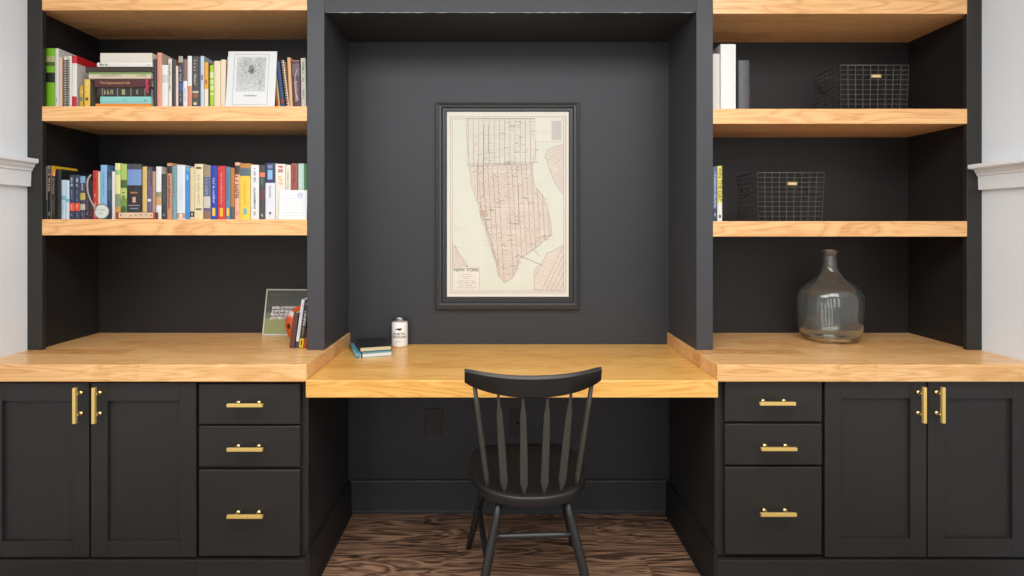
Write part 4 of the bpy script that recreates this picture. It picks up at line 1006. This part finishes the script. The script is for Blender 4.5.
# candle
ycn = .567; cx = P(399.8, 0, ycn)[0]; cn = thing('candle', 'white jar candle with a small state outline on the back of the desk', 'candle', (cx, ycn, DT + .0003))
wax = paint('white_wax_label', (236, 234, 228), .35, .02, 20); jg = bpy.data.materials.new('clear_glass'); nt, N, L, b = nodes_of(jg)
N.remove(b); tr = N.new('ShaderNodeBsdfTransparent'); tr.inputs[0].default_value = (.82, .84, .83, 1); gl = N.new('ShaderNodeBsdfGlossy'); gl.inputs['Roughness'].default_value = .12; mx = N.new('ShaderNodeMixShader'); mx.inputs[0].default_value = .16
L.new(tr.outputs[0], mx.inputs[1]); L.new(gl.outputs[0], mx.inputs[2]); L.new(mx.outputs[0], N['Material Output'].inputs[0])
Rj, Hj = .0352, .122
MB().lathe([(.030, 0), (.0335, .002), (Rj, .006), (Rj, .100), (Rj - .002, .106), (.0325, .109)], wax, 48).build('wax_jar', cn, local=True)
MB().lathe([(.0325, .1091), (.0325, .116), (.0335, .118), (.0335, .121), (.032, .122), (.0305, .121), (.0305, .1091)], jg, 48, (0, 0, 0), True, False, False).build('glass_rim', cn, local=True)
e_ = .0008
def wrap_at(z0):
    return lambda x, y: Vector(((Rj + e_) * math.sin(x / Rj), -(Rj + e_) * math.cos(x / Rj), z0 + y))
mb = MB(); kb = C(24, 24, 26)
mb.text('NORTH', None, None, None, .0150, kb, wrap=wrap_at(.0585), spacing=1.1, bold=.0003)
mb.text('CAROLINA', None, None, None, .0140, kb, wrap=wrap_at(.0455), spacing=1.08, bold=.0003)
nc = [(-.015, -.001), (-.010, .001), (-.006, .004), (.012, .0045), (.0145, .002), (.012, .0005), (.0095, -.003), (.006, -.0055), (.003, -.003), (-.002, -.0025), (-.006, -.001)]
wf = wrap_at(.079); 

up = [(-.0165, -.001), (-.010, .002), (-.006, .0045), (.012, .0055), (.0150, .0028), (.016, .0015)]; dn = [(-.0165, -.0015), (-.006, -.001), (-.002, -.0032), (.003, -.0036), (.006, -.0068), (.0095, -.0038), (.012, .0002), (.016, .001)]
def itp(pl, x):
    for (xa_, za_), (xb2, zb2) in zip(pl, pl[1:]):
        if xa_ <= x <= xb2: return za_ + (zb2 - za_) * (x - xa_) / (xb2 - xa_)
    return pl[-1][1]
for k in range(26):
    xa_, xb2 = -.0165 + .0325 * k / 26, -.0165 + .0325 * (k + 1) / 26
    mb.face([wf(xa_, itp(dn, xa_)), wf(xb2, itp(dn, xb2)), wf(xb2, itp(up, xb2)), wf(xa_, itp(up, xa_))], kb)
wf2 = wrap_at(.026)
for k in range(9): mb.face([wf2(-.012 + k * .0027, 0), wf2(-.0105 + k * .0027, 0), wf2(-.0105 + k * .0027, .0028), wf2(-.012 + k * .0027, .0028)], C(150, 150, 158))
for k in range(3): mb.face([wf2(-.014 + k * .0027, -.006), wf2(-.0125 + k * .0027, -.006), wf2(-.0125 + k * .0027, -.0035), wf2(-.014 + k * .0027, -.0035)], C(150, 150, 158))
mb.build('label_print', cn, local=True)

# ------------------------------------------------------------------ light
w = bpy.data.worlds.new('World'); scene.world = w; w.use_nodes = True
bg = w.node_tree.nodes['Background']; bg.inputs[0].default_value = (.95, .97, 1.0, 1); bg.inputs[1].default_value = 0.38
def area(name, loc, target, sx, sy, power, col=(1, 1, 1)):
    l = bpy.data.lights.new(name, 'AREA'); l.shape = 'RECTANGLE'; l.size = sx; l.size_y = sy; l.energy = power; l.color = col
    o = bpy.data.objects.new(name, l); COL.objects.link(o); o.location = loc
    o.rotation_euler = (Vector(target) - Vector(loc)).to_track_quat('-Z', 'Y').to_euler()
    return o
for wx in (-1.25, -.35, .55, 1.45): area('window_light', (wx - .1, -3.3, 1.6), (wx * .6, 0, 1.2), .55, 1.9, 9.5, (.98, .99, 1))
area('ceiling_bounce_fill', (0, -1.15, 2.58), (0, -.75, 0), 3.2, 1.7, 122, (.98, .99, 1))  # added fill standing in for ceiling bounce, no fixture there

# ------------------------------------------------------------------ camera
cam = bpy.data.cameras.new('Camera'); co = bpy.data.objects.new('Camera', cam); COL.objects.link(co)
co.location = (0, CAM_Y, EYE); co.rotation_euler = (PI / 2, 0, 0)
cam.sensor_width = 36; cam.lens = F / 1024 * 36; cam.clip_start = .02
cam.shift_x = (512 - VX) / 1024; cam.shift_y = -(288 - VY) / 1024
scene.camera = co
scene.view_settings.view_transform = 'Standard'; scene.view_settings.look = 'None'; scene.view_settings.exposure = 0.0
